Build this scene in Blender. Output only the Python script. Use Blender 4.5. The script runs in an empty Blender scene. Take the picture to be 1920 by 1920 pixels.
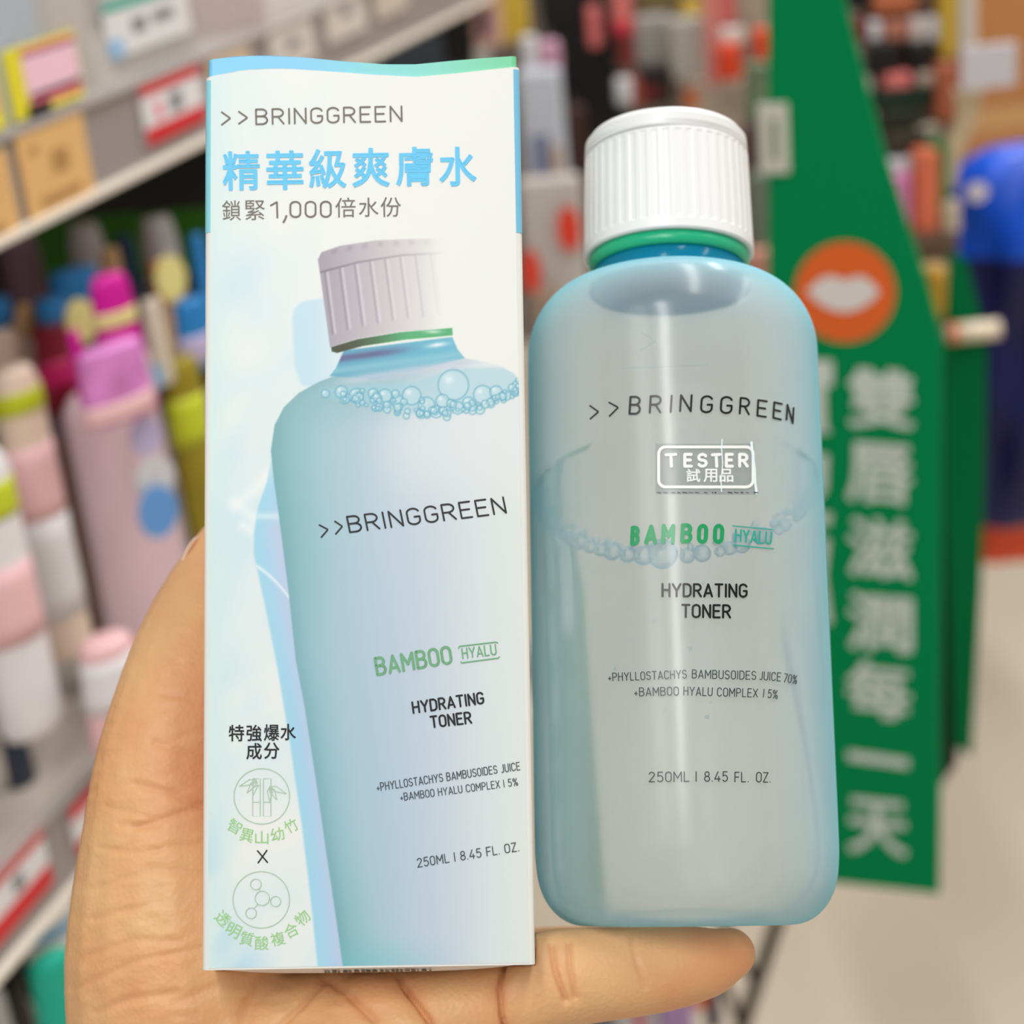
import bpy, bmesh, math, random
import numpy as np
from mathutils import Matrix, Vector

random.seed(7); rng = np.random.default_rng(7)
sc = bpy.context.scene
COL = sc.collection

# ------------------------------------------------------------------ camera, world, lamps, exposure
FPX = 3300.0
def _n(v):
    v = np.array(v, float); return v / np.linalg.norm(v)
_s = np.array([0.0986, 0.995]); _s /= np.linalg.norm(_s)
_dv = FPX * FPX / 1385.0
_U = -_n([_dv * _s[0], -_dv * _s[1], -FPX])
_Y = _n([1025, 1493, -FPX]); _Y = _n(_Y - _U * (_Y @ _U))
_X = np.cross(_Y, _U)
R = np.array([_X, _Y, _U])                 # camera space -> world
CAM = np.array([0, 0, 1.45])

cam = bpy.data.cameras.new('camera'); camo = bpy.data.objects.new('camera', cam); COL.objects.link(camo)
camo.matrix_world = Matrix([list(R[0]) + [CAM[0]], list(R[1]) + [CAM[1]], list(R[2]) + [CAM[2]], [0, 0, 0, 1]])
cam.sensor_width = 36; cam.lens = FPX / 1920 * 36
cam.clip_start = 0.02; cam.clip_end = 50
cam.dof.use_dof = True; cam.dof.focus_distance = 0.358; cam.dof.aperture_fstop = 11.5
sc.camera = camo

w = bpy.data.worlds.new('world'); sc.world = w; w.use_nodes = True
w.node_tree.nodes['Background'].inputs[0].default_value = (0.95, 0.98, 1.0, 1)
w.node_tree.nodes['Background'].inputs[1].default_value = 0.40

def area(name, loc, target, sx, sy, power, col=(1, 0.985, 0.955)):
    l = bpy.data.lights.new(name, 'AREA'); l.shape = 'RECTANGLE'; l.size = sx; l.size_y = sy
    l.energy = power; l.color = col
    o = bpy.data.objects.new(name, l); COL.objects.link(o); o.location = loc
    return o
# ceiling lamps: rows of tubes over the aisle (pointing straight down)
for (x, y, sx, sy, pw, rz) in [(0.12, -1.05, 0.20, 1.5, 24, 18), (0.15, 1.25, 0.16, 2.2, 22, 18),
                               (1.4, 1.6, 0.16, 2.2, 22, 18), (0.1, 3.2, 0.16, 2.2, 34, 18), (-0.50, -1.25, 0.5, 1.5, 12, 18)]:
    o = area('ceiling_lamp_light', (x, y, 2.95), None, sx, sy, pw); o.rotation_euler = (0, 0, math.radians(rz))

sc.view_settings.view_transform = 'Standard'; sc.view_settings.look = 'None'
sc.view_settings.gamma = 1.0; sc.view_settings.use_curve_mapping = False
sc.view_settings.exposure = 0.0
sc.cycles.use_denoising = True
sc.cycles.max_bounces = 16; sc.cycles.transmission_bounces = 14; sc.cycles.transparent_max_bounces = 12
sc.cycles.glossy_bounces = 6; sc.cycles.diffuse_bounces = 4
sc.cycles.caustics_refractive = True; sc.cycles.sample_clamp_indirect = 6

# ------------------------------------------------------------------ helpers
def ray(px, py): return R @ np.array([(px - 960) / FPX, -(py - 960) / FPX, -1.0])
def P(px, py, d): return CAM + ray(px, py) * d
def hitX(px, py, x): r = ray(px, py); return CAM + r * ((x - CAM[0]) / r[0])
def hitZ(px, py, z): r = ray(px, py); return CAM + r * ((z - CAM[2]) / r[2])
def proj(p):
    c = R.T @ (np.array(p, float) - CAM); return np.array([960 + FPX * c[0] / -c[2], 960 - FPX * c[1] / -c[2], -c[2]])
def height_to(b, py):
    lo, hi = -1.0, 2.0
    for _ in range(50):
        m = (lo + hi) / 2
        if proj(b + np.array([0, 0, m]))[1] > py: lo = m
        else: hi = m
    return lo

def lin(c): 
    c = c / 255.0
    return c / 12.92 if c <= 0.04045 else ((c + 0.055) / 1.055) ** 2.4
def rgb(r, g, b): return (lin(r), lin(g), lin(b), 1.0)

_mats = {}
def mat(name, c, rough=0.5, spec=0.5, var=0.06, scale=40.0, trans=0.0, ior=1.45, metal=0.0, sss=0.0, alpha=1.0, coat=0.0):
    """principled surface with a faint procedural mottling of its colour"""
    key = (name, c, rough)
    if key in _mats: return _mats[key]
    m = bpy.data.materials.new(name); m.use_nodes = True; nt = m.node_tree; b = nt.nodes['Principled BSDF']
    col = rgb(*c)
    if var > 0:
        tc = nt.nodes.new('ShaderNodeTexCoord'); nz = nt.nodes.new('ShaderNodeTexNoise'); nz.inputs['Scale'].default_value = scale
        nz.inputs['Detail'].default_value = 3
        mx = nt.nodes.new('ShaderNodeMix'); mx.data_type = 'RGBA'
        mx.inputs[6].default_value = tuple(v * (1 - var) for v in col[:3]) + (1,)
        mx.inputs[7].default_value = tuple(min(1, v * (1 + var)) for v in col[:3]) + (1,)
        nt.links.new(tc.outputs['Object'], nz.inputs['Vector']); nt.links.new(nz.outputs['Fac'], mx.inputs[0])
        nt.links.new(mx.outputs[2], b.inputs['Base Color'])
    else:
        b.inputs['Base Color'].default_value = col
    b.inputs['Roughness'].default_value = rough; b.inputs['Specular IOR Level'].default_value = spec
    b.inputs['Transmission Weight'].default_value = trans; b.inputs['IOR'].default_value = ior
    b.inputs['Metallic'].default_value = metal; b.inputs['Coat Weight'].default_value = coat
    b.inputs['Alpha'].default_value = alpha
    _mats[key] = m
    return m

def tag(o, label=None, cat=None, group=None, kind=None):
    if label: o['label'] = label
    if cat: o['category'] = cat
    if group: o['group'] = group
    if kind: o['kind'] = kind
    return o

def mesh_obj(name, verts, faces, m, parent=None, smooth=False):
    me = bpy.data.meshes.new(name)
    me.from_pydata([tuple(map(float, v)) for v in verts], [], [tuple(f) for f in faces]); me.update()
    o = bpy.data.objects.new(name, me); COL.objects.link(o)
    for mm in (m if isinstance(m, (list, tuple)) else [m]): me.materials.append(mm)
    if smooth: me.polygons.foreach_set('use_smooth', [True] * len(me.polygons))
    if parent: o.parent = parent
    return o

def bm_obj(name, bm, m, parent=None, smooth=False):
    bmesh.ops.recalc_face_normals(bm, faces=bm.faces)
    me = bpy.data.meshes.new(name); bm.to_mesh(me); bm.free()
    o = bpy.data.objects.new(name, me); COL.objects.link(o); me.materials.append(m)
    if smooth:
        me.polygons.foreach_set('use_smooth', [True] * len(me.polygons))
    if parent: o.parent = parent
    return o

def empty(name, M, label, cat, group=None):
    o = bpy.data.objects.new(name, None); COL.objects.link(o); o.empty_display_size = 0.02
    o.matrix_world = M
    return tag(o, label, cat, group)

def at(loc, rz=0.0): return Matrix.Translation(Vector([float(v) for v in loc])) @ Matrix.Rotation(math.radians(rz), 4, 'Z')

def bx(bm, x0, x1, y0, y1, z0, z1, bev=0.0, seg=2):
    r = bmesh.ops.create_cube(bm, size=1.0); vs = r['verts']
    for v in vs:
        v.co = Vector(((x0 + x1) / 2 + v.co.x * (x1 - x0), (y0 + y1) / 2 + v.co.y * (y1 - y0), (z0 + z1) / 2 + v.co.z * (z1 - z0)))
    if bev > 0:
        es = list({e for v in vs for e in v.link_edges})
        bmesh.ops.bevel(bm, geom=es, offset=bev, segments=seg, affect='EDGES', profile=0.5)
def box_obj(name, dims, m, parent=None, bev=0.0, seg=2):
    bm = bmesh.new(); bx(bm, *dims, bev=bev, seg=seg); return bm_obj(name, bm, m, parent, smooth=False)

def lathe(prof, n=48, close=True):
    """prof: list of (r,z); returns verts, faces"""
    V, Fc = [], []
    rows = []
    for r, z in prof:
        if r < 1e-7: rows.append([len(V)]); V.append((0, 0, z))
        else:
            rows.append(list(range(len(V), len(V) + n)))
            for i in range(n):
                a = 2 * math.pi * i / n; V.append((r * math.cos(a), r * math.sin(a), z))
    for a, b in zip(rows[:-1], rows[1:]):
        for i in range(n):
            j = (i + 1) % n
            if len(a) == 1: Fc.append((a[0], b[j], b[i])) if False else Fc.append((a[0], b[i], b[j])[::-1])
            elif len(b) == 1: Fc.append((a[i], a[j], b[0]))
            else: Fc.append((a[i], a[j], b[j], b[i]))
    return V, Fc
def lathe_obj(name, prof, m, parent=None, n=48, smooth=True, off=(0, 0, 0)):
    V, Fc = lathe(prof, n); V = [(x + off[0], y + off[1], z + off[2]) for x, y, z in V]
    o = mesh_obj(name, V, Fc, m, parent, smooth)
    bm = bmesh.new(); bm.from_mesh(o.data); bmesh.ops.recalc_face_normals(bm, faces=bm.faces); bm.to_mesh(o.data); bm.free()
    if smooth: o.data.polygons.foreach_set('use_smooth', [True] * len(o.data.polygons))
    return o

def smooth_profile(pts, sub=6):
    """Catmull-Rom through (r,z)"""
    pts = [np.array(p, float) for p in pts]; out = []
    for i in range(len(pts) - 1):
        p0 = pts[max(i - 1, 0)]; p1 = pts[i]; p2 = pts[i + 1]; p3 = pts[min(i + 2, len(pts) - 1)]
        for k in range(sub):
            t = k / sub
            out.append(0.5 * ((2 * p1) + (-p0 + p2) * t + (2 * p0 - 5 * p1 + 4 * p2 - p3) * t * t + (-p0 + 3 * p1 - 3 * p2 + p3) * t ** 3))
    out.append(pts[-1]); return [tuple(p) for p in out]

# ---- text as geometry
_tc = {}
def _arc(cx, cy, rx, ry, a0, a1, n=9):
    return [(cx + rx * math.cos(math.radians(a0 + (a1 - a0) * i / n)), cy + ry * math.sin(math.radians(a0 + (a1 - a0) * i / n))) for i in range(n + 1)]
_std = _arc(.25, .74, .25, .26, 0, 180) + _arc(.25, .26, .25, .26, 180, 360) + [(.5, .74)]
GLYPH = {                                    # plain upright lettering as centre lines in a box one cap height tall: (width, strokes)
    'A': (.56, [[(0, 0), (.28, 1), (.56, 0)], [(.09, .27), (.47, .27)]]),
    'B': (.5, [[(0, .53), (0, 0), (.27, 0)] + _arc(.27, .265, .23, .265, -90, 90) + [(0, .53), (0, 1), (.25, 1)] + _arc(.25, .765, .22, .235, 90, -90)]),
    'C': (.5, [_arc(.25, .74, .25, .26, 15, 180) + _arc(.25, .26, .25, .26, 180, 345)]),
    'D': (.5, [[(0, 0), (0, 1), (.22, 1)] + _arc(.22, .7, .28, .3, 90, 0) + _arc(.22, .3, .28, .3, 0, -90) + [(0, 0)]]),
    'E': (.44, [[(.44, 1), (0, 1), (0, 0), (.44, 0)], [(0, .52), (.38, .52)]]),
    'F': (.42, [[(.42, 1), (0, 1), (0, 0)], [(0, .5), (.36, .5)]]),
    'G': (.5, [_arc(.25, .74, .25, .26, 20, 180) + _arc(.25, .26, .25, .26, 180, 360) + [(.5, .47), (.29, .47)]]),
    'H': (.5, [[(0, 0), (0, 1)], [(.5, 0), (.5, 1)], [(0, .52), (.5, .52)]]),
    'I': (.02, [[(.01, 0), (.01, 1)]]),
    'J': (.34, [[(.34, 1), (.34, .22)] + _arc(.15, .22, .19, .22, 0, -125)]),
    'L': (.4, [[(0, 1), (0, 0), (.4, 0)]]),
    'M': (.62, [[(0, 0), (0, 1), (.31, .35), (.62, 1), (.62, 0)]]),
    'N': (.5, [[(0, 0), (0, 1), (.5, 0), (.5, 1)]]),
    'O': (.5, [_std]), '0': (.46, [[(x * .92, y) for x, y in _std]]),
    'P': (.48, [[(0, 0), (0, 1), (.24, 1)] + _arc(.24, .73, .24, .27, 90, -90) + [(0, .46)]]),
    'R': (.5, [[(0, 0), (0, 1), (.24, 1)] + _arc(.24, .74, .24, .26, 90, -90) + [(0, .48)], [(.24, .48), (.5, 0)]]),
    'S': (.48, [_arc(.24, .75, .23, .25, 25, 250, 12) + _arc(.24, .26, .24, .26, 70, -155, 12)]),
    'T': (.5, [[(0, 1), (.5, 1)], [(.25, 1), (.25, 0)]]),
    'U': (.5, [[(0, 1), (0, .26)] + _arc(.25, .26, .25, .26, 180, 360) + [(.5, 1)]]),
    'X': (.5, [[(0, 0), (.5, 1)], [(0, 1), (.5, 0)]]), 'x': (.8, [[(0, 0), (.8, 1)], [(0, 1), (.8, 0)]]),
    'Y': (.54, [[(0, 1), (.27, .45), (.54, 1)], [(.27, .45), (.27, 0)]]),
    'Z': (.46, [[(0, 1), (.46, 1), (0, 0), (.46, 0)]]),
    '1': (.24, [[(0, .8), (.22, 1), (.22, 0)]]),
    '2': (.46, [_arc(.23, .75, .22, .25, 165, -20, 10) + [(0, 0), (.46, 0)]]),
    '4': (.5, [[(.3, 1), (0, .24), (.5, .24)], [(.37, .5), (.37, 0)]]),
    '5': (.46, [[(.43, 1), (.07, 1), (.04, .56)] + _arc(.22, .32, .24, .32, 125, -145, 12)]),
    '7': (.46, [[(0, 1), (.46, 1), (.16, 0)]]),
    '8': (.48, [_arc(.24, .76, .2, .24, 0, 360, 16), _arc(.24, .26, .24, .26, 0, 360, 16)]),
    '%': (.66, [_arc(.13, .8, .12, .2, 0, 360, 12), _arc(.53, .2, .12, .2, 0, 360, 12), [(.12, 0), (.54, 1)]]),
    '+': (.32, [[(0, .32), (.32, .32)], [(.16, .12), (.16, .52)]]),
    '.': (.02, [[(0, 0.02), (.02, 0.02)]]), ',': (.1, [[(.1, .12), (0, -.12)]]), ' ': (.16, []),
}
def text_mesh(s, bold=0.0):
    """filled glyphs, with the outline stroked round when bold > 0"""
    k = (s, bold)
    if k in _tc: return _tc[k]
    cu = bpy.data.curves.new('t', 'FONT'); cu.body = s; cu.size = 1.0; cu.resolution_u = 4
    o = bpy.data.objects.new('t', cu); COL.objects.link(o)
    dg = bpy.context.evaluated_depsgraph_get(); dg.update(); ev = o.evaluated_get(dg); me = ev.to_mesh()
    V = [np.array(v.co[:2]) for v in me.vertices]; Fc = [tuple(p.vertices) for p in me.polygons]
    ev.to_mesh_clear(); bpy.data.objects.remove(o); bpy.data.curves.remove(cu)
    nf = len(V); sz = []
    if bold > 0:
        cnt = {}
        for f in Fc:
            for i in range(len(f)): e = tuple(sorted((f[i], f[(i + 1) % len(f)]))); cnt[e] = cnt.get(e, 0) + 1
        V = list(V); done = set()
        for (a, b), c in list(cnt.items()):
            if c != 1: continue
            d = V[b] - V[a]; L = np.linalg.norm(d)
            if L < 1e-6: continue
            n = np.array([-d[1], d[0]]) / L * bold; o_ = len(V); V += [V[a] + n, V[a] - n, V[b] - n, V[b] + n]; Fc.append((o_, o_ + 1, o_ + 2, o_ + 3)); sz += [4] * 4
            for q in (a, b):
                if q in done: continue
                done.add(q); o_ = len(V); V += [V[q] + bold * np.array([math.cos(t * math.pi / 4), math.sin(t * math.pi / 4)]) for t in range(8)]; Fc.append(tuple(range(o_, o_ + 8))); sz += [8] * 8
    lev = [0] * nf; i = nf; q = 0
    while i < len(V): q = q % 22 + 1; m = 4 if sz[len(lev) - nf] == 4 else 8; lev += [q] * m; i += m
    V = np.array(V)
    _tc[k] = (V, Fc, lev); return _tc[k]

class Ink:
    """collects flat print pieces given in photo pixels, mapped by fn(px,py)->local xyz on a surface"""
    def __init__(self, fn): self.fn = fn; self.V = []; self.F = []
    def _add(self, pix, faces, lev=None):
        """each piece a couple of microns above the one before, so that overlapping strokes never share a plane"""
        o = len(self.V); self.n = (getattr(self, 'n', 0) + 1) % 24
        for i, q in enumerate(pix): self.V.append(self.fn(q[0], q[1], 2.5e-6 * (self.n if lev is None else lev[i])))
        self.F += [tuple(i + o for i in f) for f in faces]
    def text(self, s, p0, p1, h, bold=0.0, up=None, bend=None):
        """s fitted between p0 (bottom left) and p1 (bottom right), h tall, in pixels"""
        if all(ord(c) < 128 for c in s): return self.strokes(s, p0, p1, h, bold, up)
        V, Fc, lev = text_mesh(s, bold)
        mn, mx = V.min(0), V.max(0); N = (V - mn) / (mx - mn)
        p0 = np.array(p0, float); p1 = np.array(p1, float); d = p1 - p0; L = np.linalg.norm(d)
        u = np.array(up, float) if up is not None else np.array([d[1], -d[0]]) / L
        pix = p0 + N[:, :1] * d + N[:, 1:] * h * u
        if bend is not None:                      # sag of the middle of the line (pixels, + is down)
            pix[:, 1] += bend * 4 * N[:, 0] * (1 - N[:, 0])
        self._add(pix, Fc, lev)
    def strokes(self, s, p0, p1, h, bold, up):
        wd = h * (0.105 if bold < 0 else 0.115 + 4.6 * bold); gap = 0.24
        tot = sum(GLYPH[c][0] for c in s) + gap * (len(s) - 1)
        p0 = np.array(p0, float); p1 = np.array(p1, float); d = p1 - p0; L = np.linalg.norm(d); t = d / L
        u = np.array(up, float) if up is not None else np.array([d[1], -d[0]]) / L
        sx = max(L - wd, 0.3) / max(tot, 1e-6) if tot > 0.05 else h; hh = h - wd; x = 0.0
        for c in s:
            w_, sts = GLYPH[c]
            for st in sts:
                q = [p0 + t * (wd / 2 + (x + a) * sx) + u * (wd / 2 + b * hh) for a, b in st]
                for a, b in zip(q[:-1], q[1:]):
                    n = b - a; l = np.linalg.norm(n)
                    if l < 1e-6: continue
                    n = np.array([-n[1], n[0]]) / l * wd / 2; m = max(1, int(l / 14))
                    for i in range(m): e0 = a + (b - a) * i / m; e1 = a + (b - a) * (i + 1) / m; self._add([e0 + n, e0 - n, e1 - n, e1 + n], [(0, 1, 2, 3)])
                for a in q: self._add([a + wd / 2 * np.array([math.cos(k * math.pi / 4), math.sin(k * math.pi / 4)]) for k in range(8)], [tuple(range(8))])
            x += w_ + gap
    def ribbon(self, pts, wd, closed=False):
        pts = [np.array(p, float) for p in pts]; n = len(pts); q = []; f = []
        for i, p in enumerate(pts):
            a = pts[(i - 1) % n] if (closed or i > 0) else p; b = pts[(i + 1) % n] if (closed or i < n - 1) else p
            t = b - a; t /= max(np.linalg.norm(t), 1e-9); nn = np.array([-t[1], t[0]]) * wd / 2
            q += [p + nn, p - nn]
        for i in range(n if closed else n - 1):
            j = (i + 1) % n; f.append((2 * i, 2 * i + 1, 2 * j + 1, 2 * j))
        self._add(q, f)
    def circle(self, c, r, wd, n=48):
        self.ribbon([(c[0] + r * math.cos(2 * math.pi * i / n), c[1] + r * math.sin(2 * math.pi * i / n)) for i in range(n)], wd, True)
    def line(self, a, b, wd, n=8):
        a = np.array(a, float); b = np.array(b, float); self.ribbon([a + (b - a) * i / n for i in range(n + 1)], wd)
    def poly(self, pts):
        self._add(pts, [tuple(range(len(pts)))])
    def build(self, name, m, parent): return mesh_obj(name, self.V, self.F, m, parent)

# frames given in camera space
def frame(base_c, a_c, r_c):
    a = _n(a_c); r = np.array(r_c, float); r = _n(r - a * (r @ a)); y = np.cross(a, r)      # x right, y away, z up the axis
    A = np.array([r, y, a]).T
    W = R @ A; o = CAM + R @ np.array(base_c)
    M = Matrix([[W[i, 0], W[i, 1], W[i, 2], o[i]] for i in range(3)] + [[0, 0, 0, 1]])
    return M, A, np.array(base_c, float)
# ------------------------------------------------------------------ setting
mf = mat('floor_tile', (206, 192, 172), 0.35, 0.4, 0.05, 1.2)
tag(box_obj('floor', (-2.2, 2.2, -2.5, 6.2, -0.05, 0.0), mf), kind='structure')

m_wall = mat('shop_wall', (214, 208, 200), 0.6, 0.3, 0.03, 1.5)
tag(box_obj('wall_back', (-2.2, 2.2, 6.2, 6.26, 0, 3.0), m_wall), kind='structure')
tag(box_obj('wall_left', (-2.26, -2.2, -2.5, 6.2, 0, 3.0), m_wall), kind='structure')
tag(box_obj('wall_right', (2.2, 2.26, -2.5, 6.2, 0, 3.0), m_wall), kind='structure')
# ------------------------------------------------------------------ the carton
BW, BD = 0.066, 0.054
bM, bA, bO = frame((-0.02841, -0.0902, -0.3485), (-0.00313, 0.1832, -0.0219), (1, 0.012, 0))
carton = empty('carton', bM, 'tall white and pale blue carton printed with a bottle picture, held upright', 'box')
def box_uv(px, py, off=0.0):
    """photo pixel -> point on the carton's front plane, in carton coordinates"""
    d = np.array([(px - 960) / FPX, -(py - 960) / FPX, -1.0])
    n = bA[:, 1]; t = (n @ bO) / (n @ d); p = bA.T @ (d * t - bO)
    return np.array([p[0], -off, p[2]])
def box_px(x, z):
    p = bO + bA[:, 0] * x + bA[:, 2] * z
    return 960 + FPX * p[0] / -p[2], 960 - FPX * p[1] / -p[2]
W1 = np.array([box_uv(*p)[[0, 2]] for p in [(384, 146), (420, 138), (450, 132), (490, 129), (530, 128), (620, 134), (700, 140), (780, 144), (860, 137), (920, 130), (970, 125)]])
W2 = np.array([box_uv(*p)[[0, 2]] for p in [(386, 111), (440, 104), (500, 102), (570, 106), (640, 113), (720, 119), (780, 119), (850, 112), (910, 107), (970, 103)]])
def wave(Wv, x): return float(np.interp(x, Wv[:, 0], Wv[:, 1]))
def rounded_sheath(hw, y0, y1, r, zb, Wv, nx=40):
    """ring of (x,y) points: front edge subdivided so that the wavy top follows"""
    ring = []
    for i in range(nx + 1): ring.append((-hw + r + (2 * hw - 2 * r) * i / nx, y0))
    for k in range(1, 6): a = -math.pi / 2 + k * math.pi / 12; ring.append((hw - r + r * math.cos(a), y0 + r + r * math.sin(a)))
    ring.append((hw, y0 + r)); ring.append((hw, y1))
    for i in range(nx + 1): ring.append((hw - (2 * hw) * i / nx, y1))
    ring.append((-hw, y0 + r))
    for k in range(1, 6): a = math.pi + k * math.pi / 12; ring.append((-hw + r + r * math.cos(a), y0 + r + r * math.sin(a)))
    V = [(x, y, zb) for x, y in ring] + [(x, y, wave(Wv, x)) for x, y in ring]; n = len(ring)
    return V, [(i, (i + 1) % n, n + (i + 1) % n, n + i) for i in range(n)] + [tuple(range(n))[::-1], tuple(range(n, 2 * n))]

m_carton = mat('carton_board', (228, 228, 222), 0.45, 0.4, 0.01)
V, Fc = rounded_sheath(BW / 2, 0, BD, 0.0012, 0, W1)
body = mesh_obj('carton_body', V, Fc, m_carton, carton)
# lid tongue behind the wave: blue to green across
ml = bpy.data.materials.new('lid_gradient'); ml.use_nodes = True; nt = ml.node_tree; b = nt.nodes['Principled BSDF']
tc = nt.nodes.new('ShaderNodeTexCoord'); sp = nt.nodes.new('ShaderNodeSeparateXYZ'); mr = nt.nodes.new('ShaderNodeMapRange'); cr = nt.nodes.new('ShaderNodeValToRGB')
mr.inputs[1].default_value = -BW / 2; mr.inputs[2].default_value = BW / 2
nt.links.new(tc.outputs['Object'], sp.inputs[0]); nt.links.new(sp.outputs[0], mr.inputs[0]); nt.links.new(mr.outputs[0], cr.inputs[0]); nt.links.new(cr.outputs[0], b.inputs['Base Color'])
els = cr.color_ramp.elements; els[0].color = rgb(120, 200, 240); els[1].color = rgb(110, 205, 150)
for p, c in [(0.3, (128, 200, 238)), (0.5, (128, 208, 218)), (0.7, (130, 212, 200))]:
    e = els.new(p); e.color = rgb(*c)
b.inputs['Roughness'].default_value = 0.45
V, Fc = rounded_sheath(BW / 2 - 0.0005, 0.0005, BD - 0.0005, 0.001, 0.16, W2)
lid = mesh_obj('lid_flap', V, Fc, ml, carton); lid['label'] = 'blue to green wavy lid flap'
# bulging bottom flap
n1, n2 = 24, 16; V = []; Fc = []
for j in range(n2 + 1):
    for i in range(n1 + 1):
        x = (-1 + 2 * i / n1); y = j / n2
        V.append((x * (BW / 2 - 0.0006), 0.0006 + y * (BD - 0.0012), -0.0019 * (1 - x ** 4) * min(1, y / 0.10) ** 0.6 * (1 - max(0, (y - 0.8) / 0.2))))
for j in range(n2):
    for i in range(n1):
        a = j * (n1 + 1) + i; Fc.append((a, a + n1 + 1, a + n1 + 2, a + 1))
fl = mesh_obj('bottom_flap', V, Fc, mat('carton_flap', (232, 228, 222), 0.5, 0.3, 0.02), carton, True)
rr = random.Random(4); V = []; Fc = []
x = -0.009
while x < 0.012:
    wd = rr.uniform(0.0003, 0.0011); y0 = 0.0016 + rr.uniform(0, 0.0004); y1 = y0 + rr.uniform(0.001, 0.003)
    zf = lambda xx, yy: -0.0019 * (1 - (xx / (BW / 2)) ** 4) * min(1, ((yy - 0.0006) / (BD - 0.0012)) / 0.10) ** 0.6 - 0.00012
    o = len(V); V += [(x, y0, zf(x, y0)), (x + wd, y0, zf(x, y0)), (x + wd, y1, zf(x, y1)), (x, y1, zf(x, y1))]; Fc.append((o, o + 1, o + 2, o + 3)); x += wd + rr.uniform(0.0001, 0.0006)
m_grey = mat('grey_print', (105, 98, 92), 0.5, 0.3, 0.0)
mesh_obj('bottom_print', V, Fc, m_grey, fl)
# coloured edge strips of the folded corners
for sgn, c1 in ((-1, (140, 208, 222)), (1, (120, 190, 222))):
    ztop = wave(W1, sgn * BW / 2) - 0.0006; zmid = box_uv(384 if sgn < 0 else 978, 436)[2]
    V = []; Fc = []
    prof = []
    for k in range(0, 7):
        a = math.radians(k * 15); r = 0.00128; prof.append((sgn * (BW / 2 - 0.0012 + r * math.sin(a)), 0.0012 - r * math.cos(a)))
    prof.append((sgn * (BW / 2 + 0.00008), 0.012))
    for x, y in prof: V += [(x, y, zmid), (x, y, ztop)]
    for i in range(len(prof) - 1): Fc.append((2 * i, 2 * i + 2, 2 * i + 3, 2 * i + 1))
    mesh_obj('edge_strip', V, Fc, mat('edge_blue', c1, 0.45, 0.3, 0.0), carton, True)

# front print: a fine grid of coloured vertices, the artwork worked out in photo pixels
NX, NZ = 330, 900
gx = np.linspace(-BW / 2 + 0.0012, BW / 2 - 0.0012, NX)
top = np.interp(gx, W1[:, 0], W1[:, 1]) - 0.00015
gt = np.linspace(0, 1, NZ)
XX = np.repeat(gx[None, :], NZ, 0); ZZ = 0.0004 + gt[:, None] * (top[None, :] - 0.0004)
pp = bO[None, None, :] + XX[..., None] * bA[:, 0] + ZZ[..., None] * bA[:, 2]
PX = 960 + FPX * pp[..., 0] / -pp[..., 2]; PY = 960 - FPX * pp[..., 1] / -pp[..., 2]
def vnoise(x, y, seed):
    r = np.random.default_rng(seed); g = r.random((64, 64)); xi = np.floor(x).astype(int); yi = np.floor(y).astype(int); fx = x - xi; fy = y - yi
    fx = fx * fx * (3 - 2 * fx); fy = fy * fy * (3 - 2 * fy); s = lambda a, b: g[b % 64, a % 64]
    return (s(xi, yi) * (1 - fx) + s(xi + 1, yi) * fx) * (1 - fy) + (s(xi, yi + 1) * (1 - fx) + s(xi + 1, yi + 1) * fx) * fy
def sst(a, b, x): t = np.clip((x - a) / (b - a), 0, 1); return t * t * (3 - 2 * t)
def over(img, c, a): return img * (1 - a[..., None]) + (np.array(c, float) if np.ndim(c) == 1 else c) * a[..., None]
def polymask(pts, soft=1.5):
    """signed distance style soft mask of a polygon in pixels"""
    pts = np.array(pts, float); ins = np.zeros(PX.shape, bool); dist = np.full(PX.shape, 1e9)
    for i in range(len(pts)):
        a, b = pts[i], pts[(i + 1) % len(pts)]; d = b - a; L2 = max(d @ d, 1e-9)
        t = np.clip(((PX - a[0]) * d[0] + (PY - a[1]) * d[1]) / L2, 0, 1)
        dist = np.minimum(dist, np.hypot(PX - a[0] - t * d[0], PY - a[1] - t * d[1]))
        cnd = (a[1] > PY) != (b[1] > PY)
        with np.errstate(divide='ignore', invalid='ignore'):
            xs = (b[0] - a[0]) * (PY - a[1]) / (b[1] - a[1] + 1e-12) + a[0]
        ins ^= cnd & (PX < xs)
    sd = np.where(ins, dist, -dist)
    return np.clip(0.5 + sd / (2 * soft), 0, 1)
cl = 0.6 * vnoise(PX / 90, PY / 130, 1) + 0.4 * vnoise(PX / 38 + PY / 80, PY / 60, 2)
img = np.ones(PX.shape + (3,)) * np.array([239, 241, 237.])
leftness = sst(760, 380, PX) * (0.35 + 0.65 * sst(380, 560, PY))
img = over(img, (196, 228, 240), np.clip(leftness * (0.25 + 1.0 * (cl - 0.3)), 0, 1))
img = over(img, (210, 236, 234), np.clip(0.75 * sst(470, 380, PX), 0, 1))
img = over(img, (170, 215, 236), np.clip(sst(560, 380, PX) * sst(1480, 1800, PY) * sst(0.35, 0.75, cl), 0, 1))
# splashes of light left of the pictured bottle
for (x0, y0, x1, y1, wd) in [(440, 950, 515, 885, 12), (440, 940, 490, 985, 12), (455, 985, 525, 1030, 10)]:
    d = np.array([x1 - x0, y1 - y0], float); t = np.clip(((PX - x0) * d[0] + (PY - y0) * d[1]) / (d @ d), 0, 1)
    img = over(img, (247, 249, 246), 0.5 * np.exp(-((np.hypot(PX - x0 - t * d[0], PY - y0 - t * d[1]) / wd) ** 2)))
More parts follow.
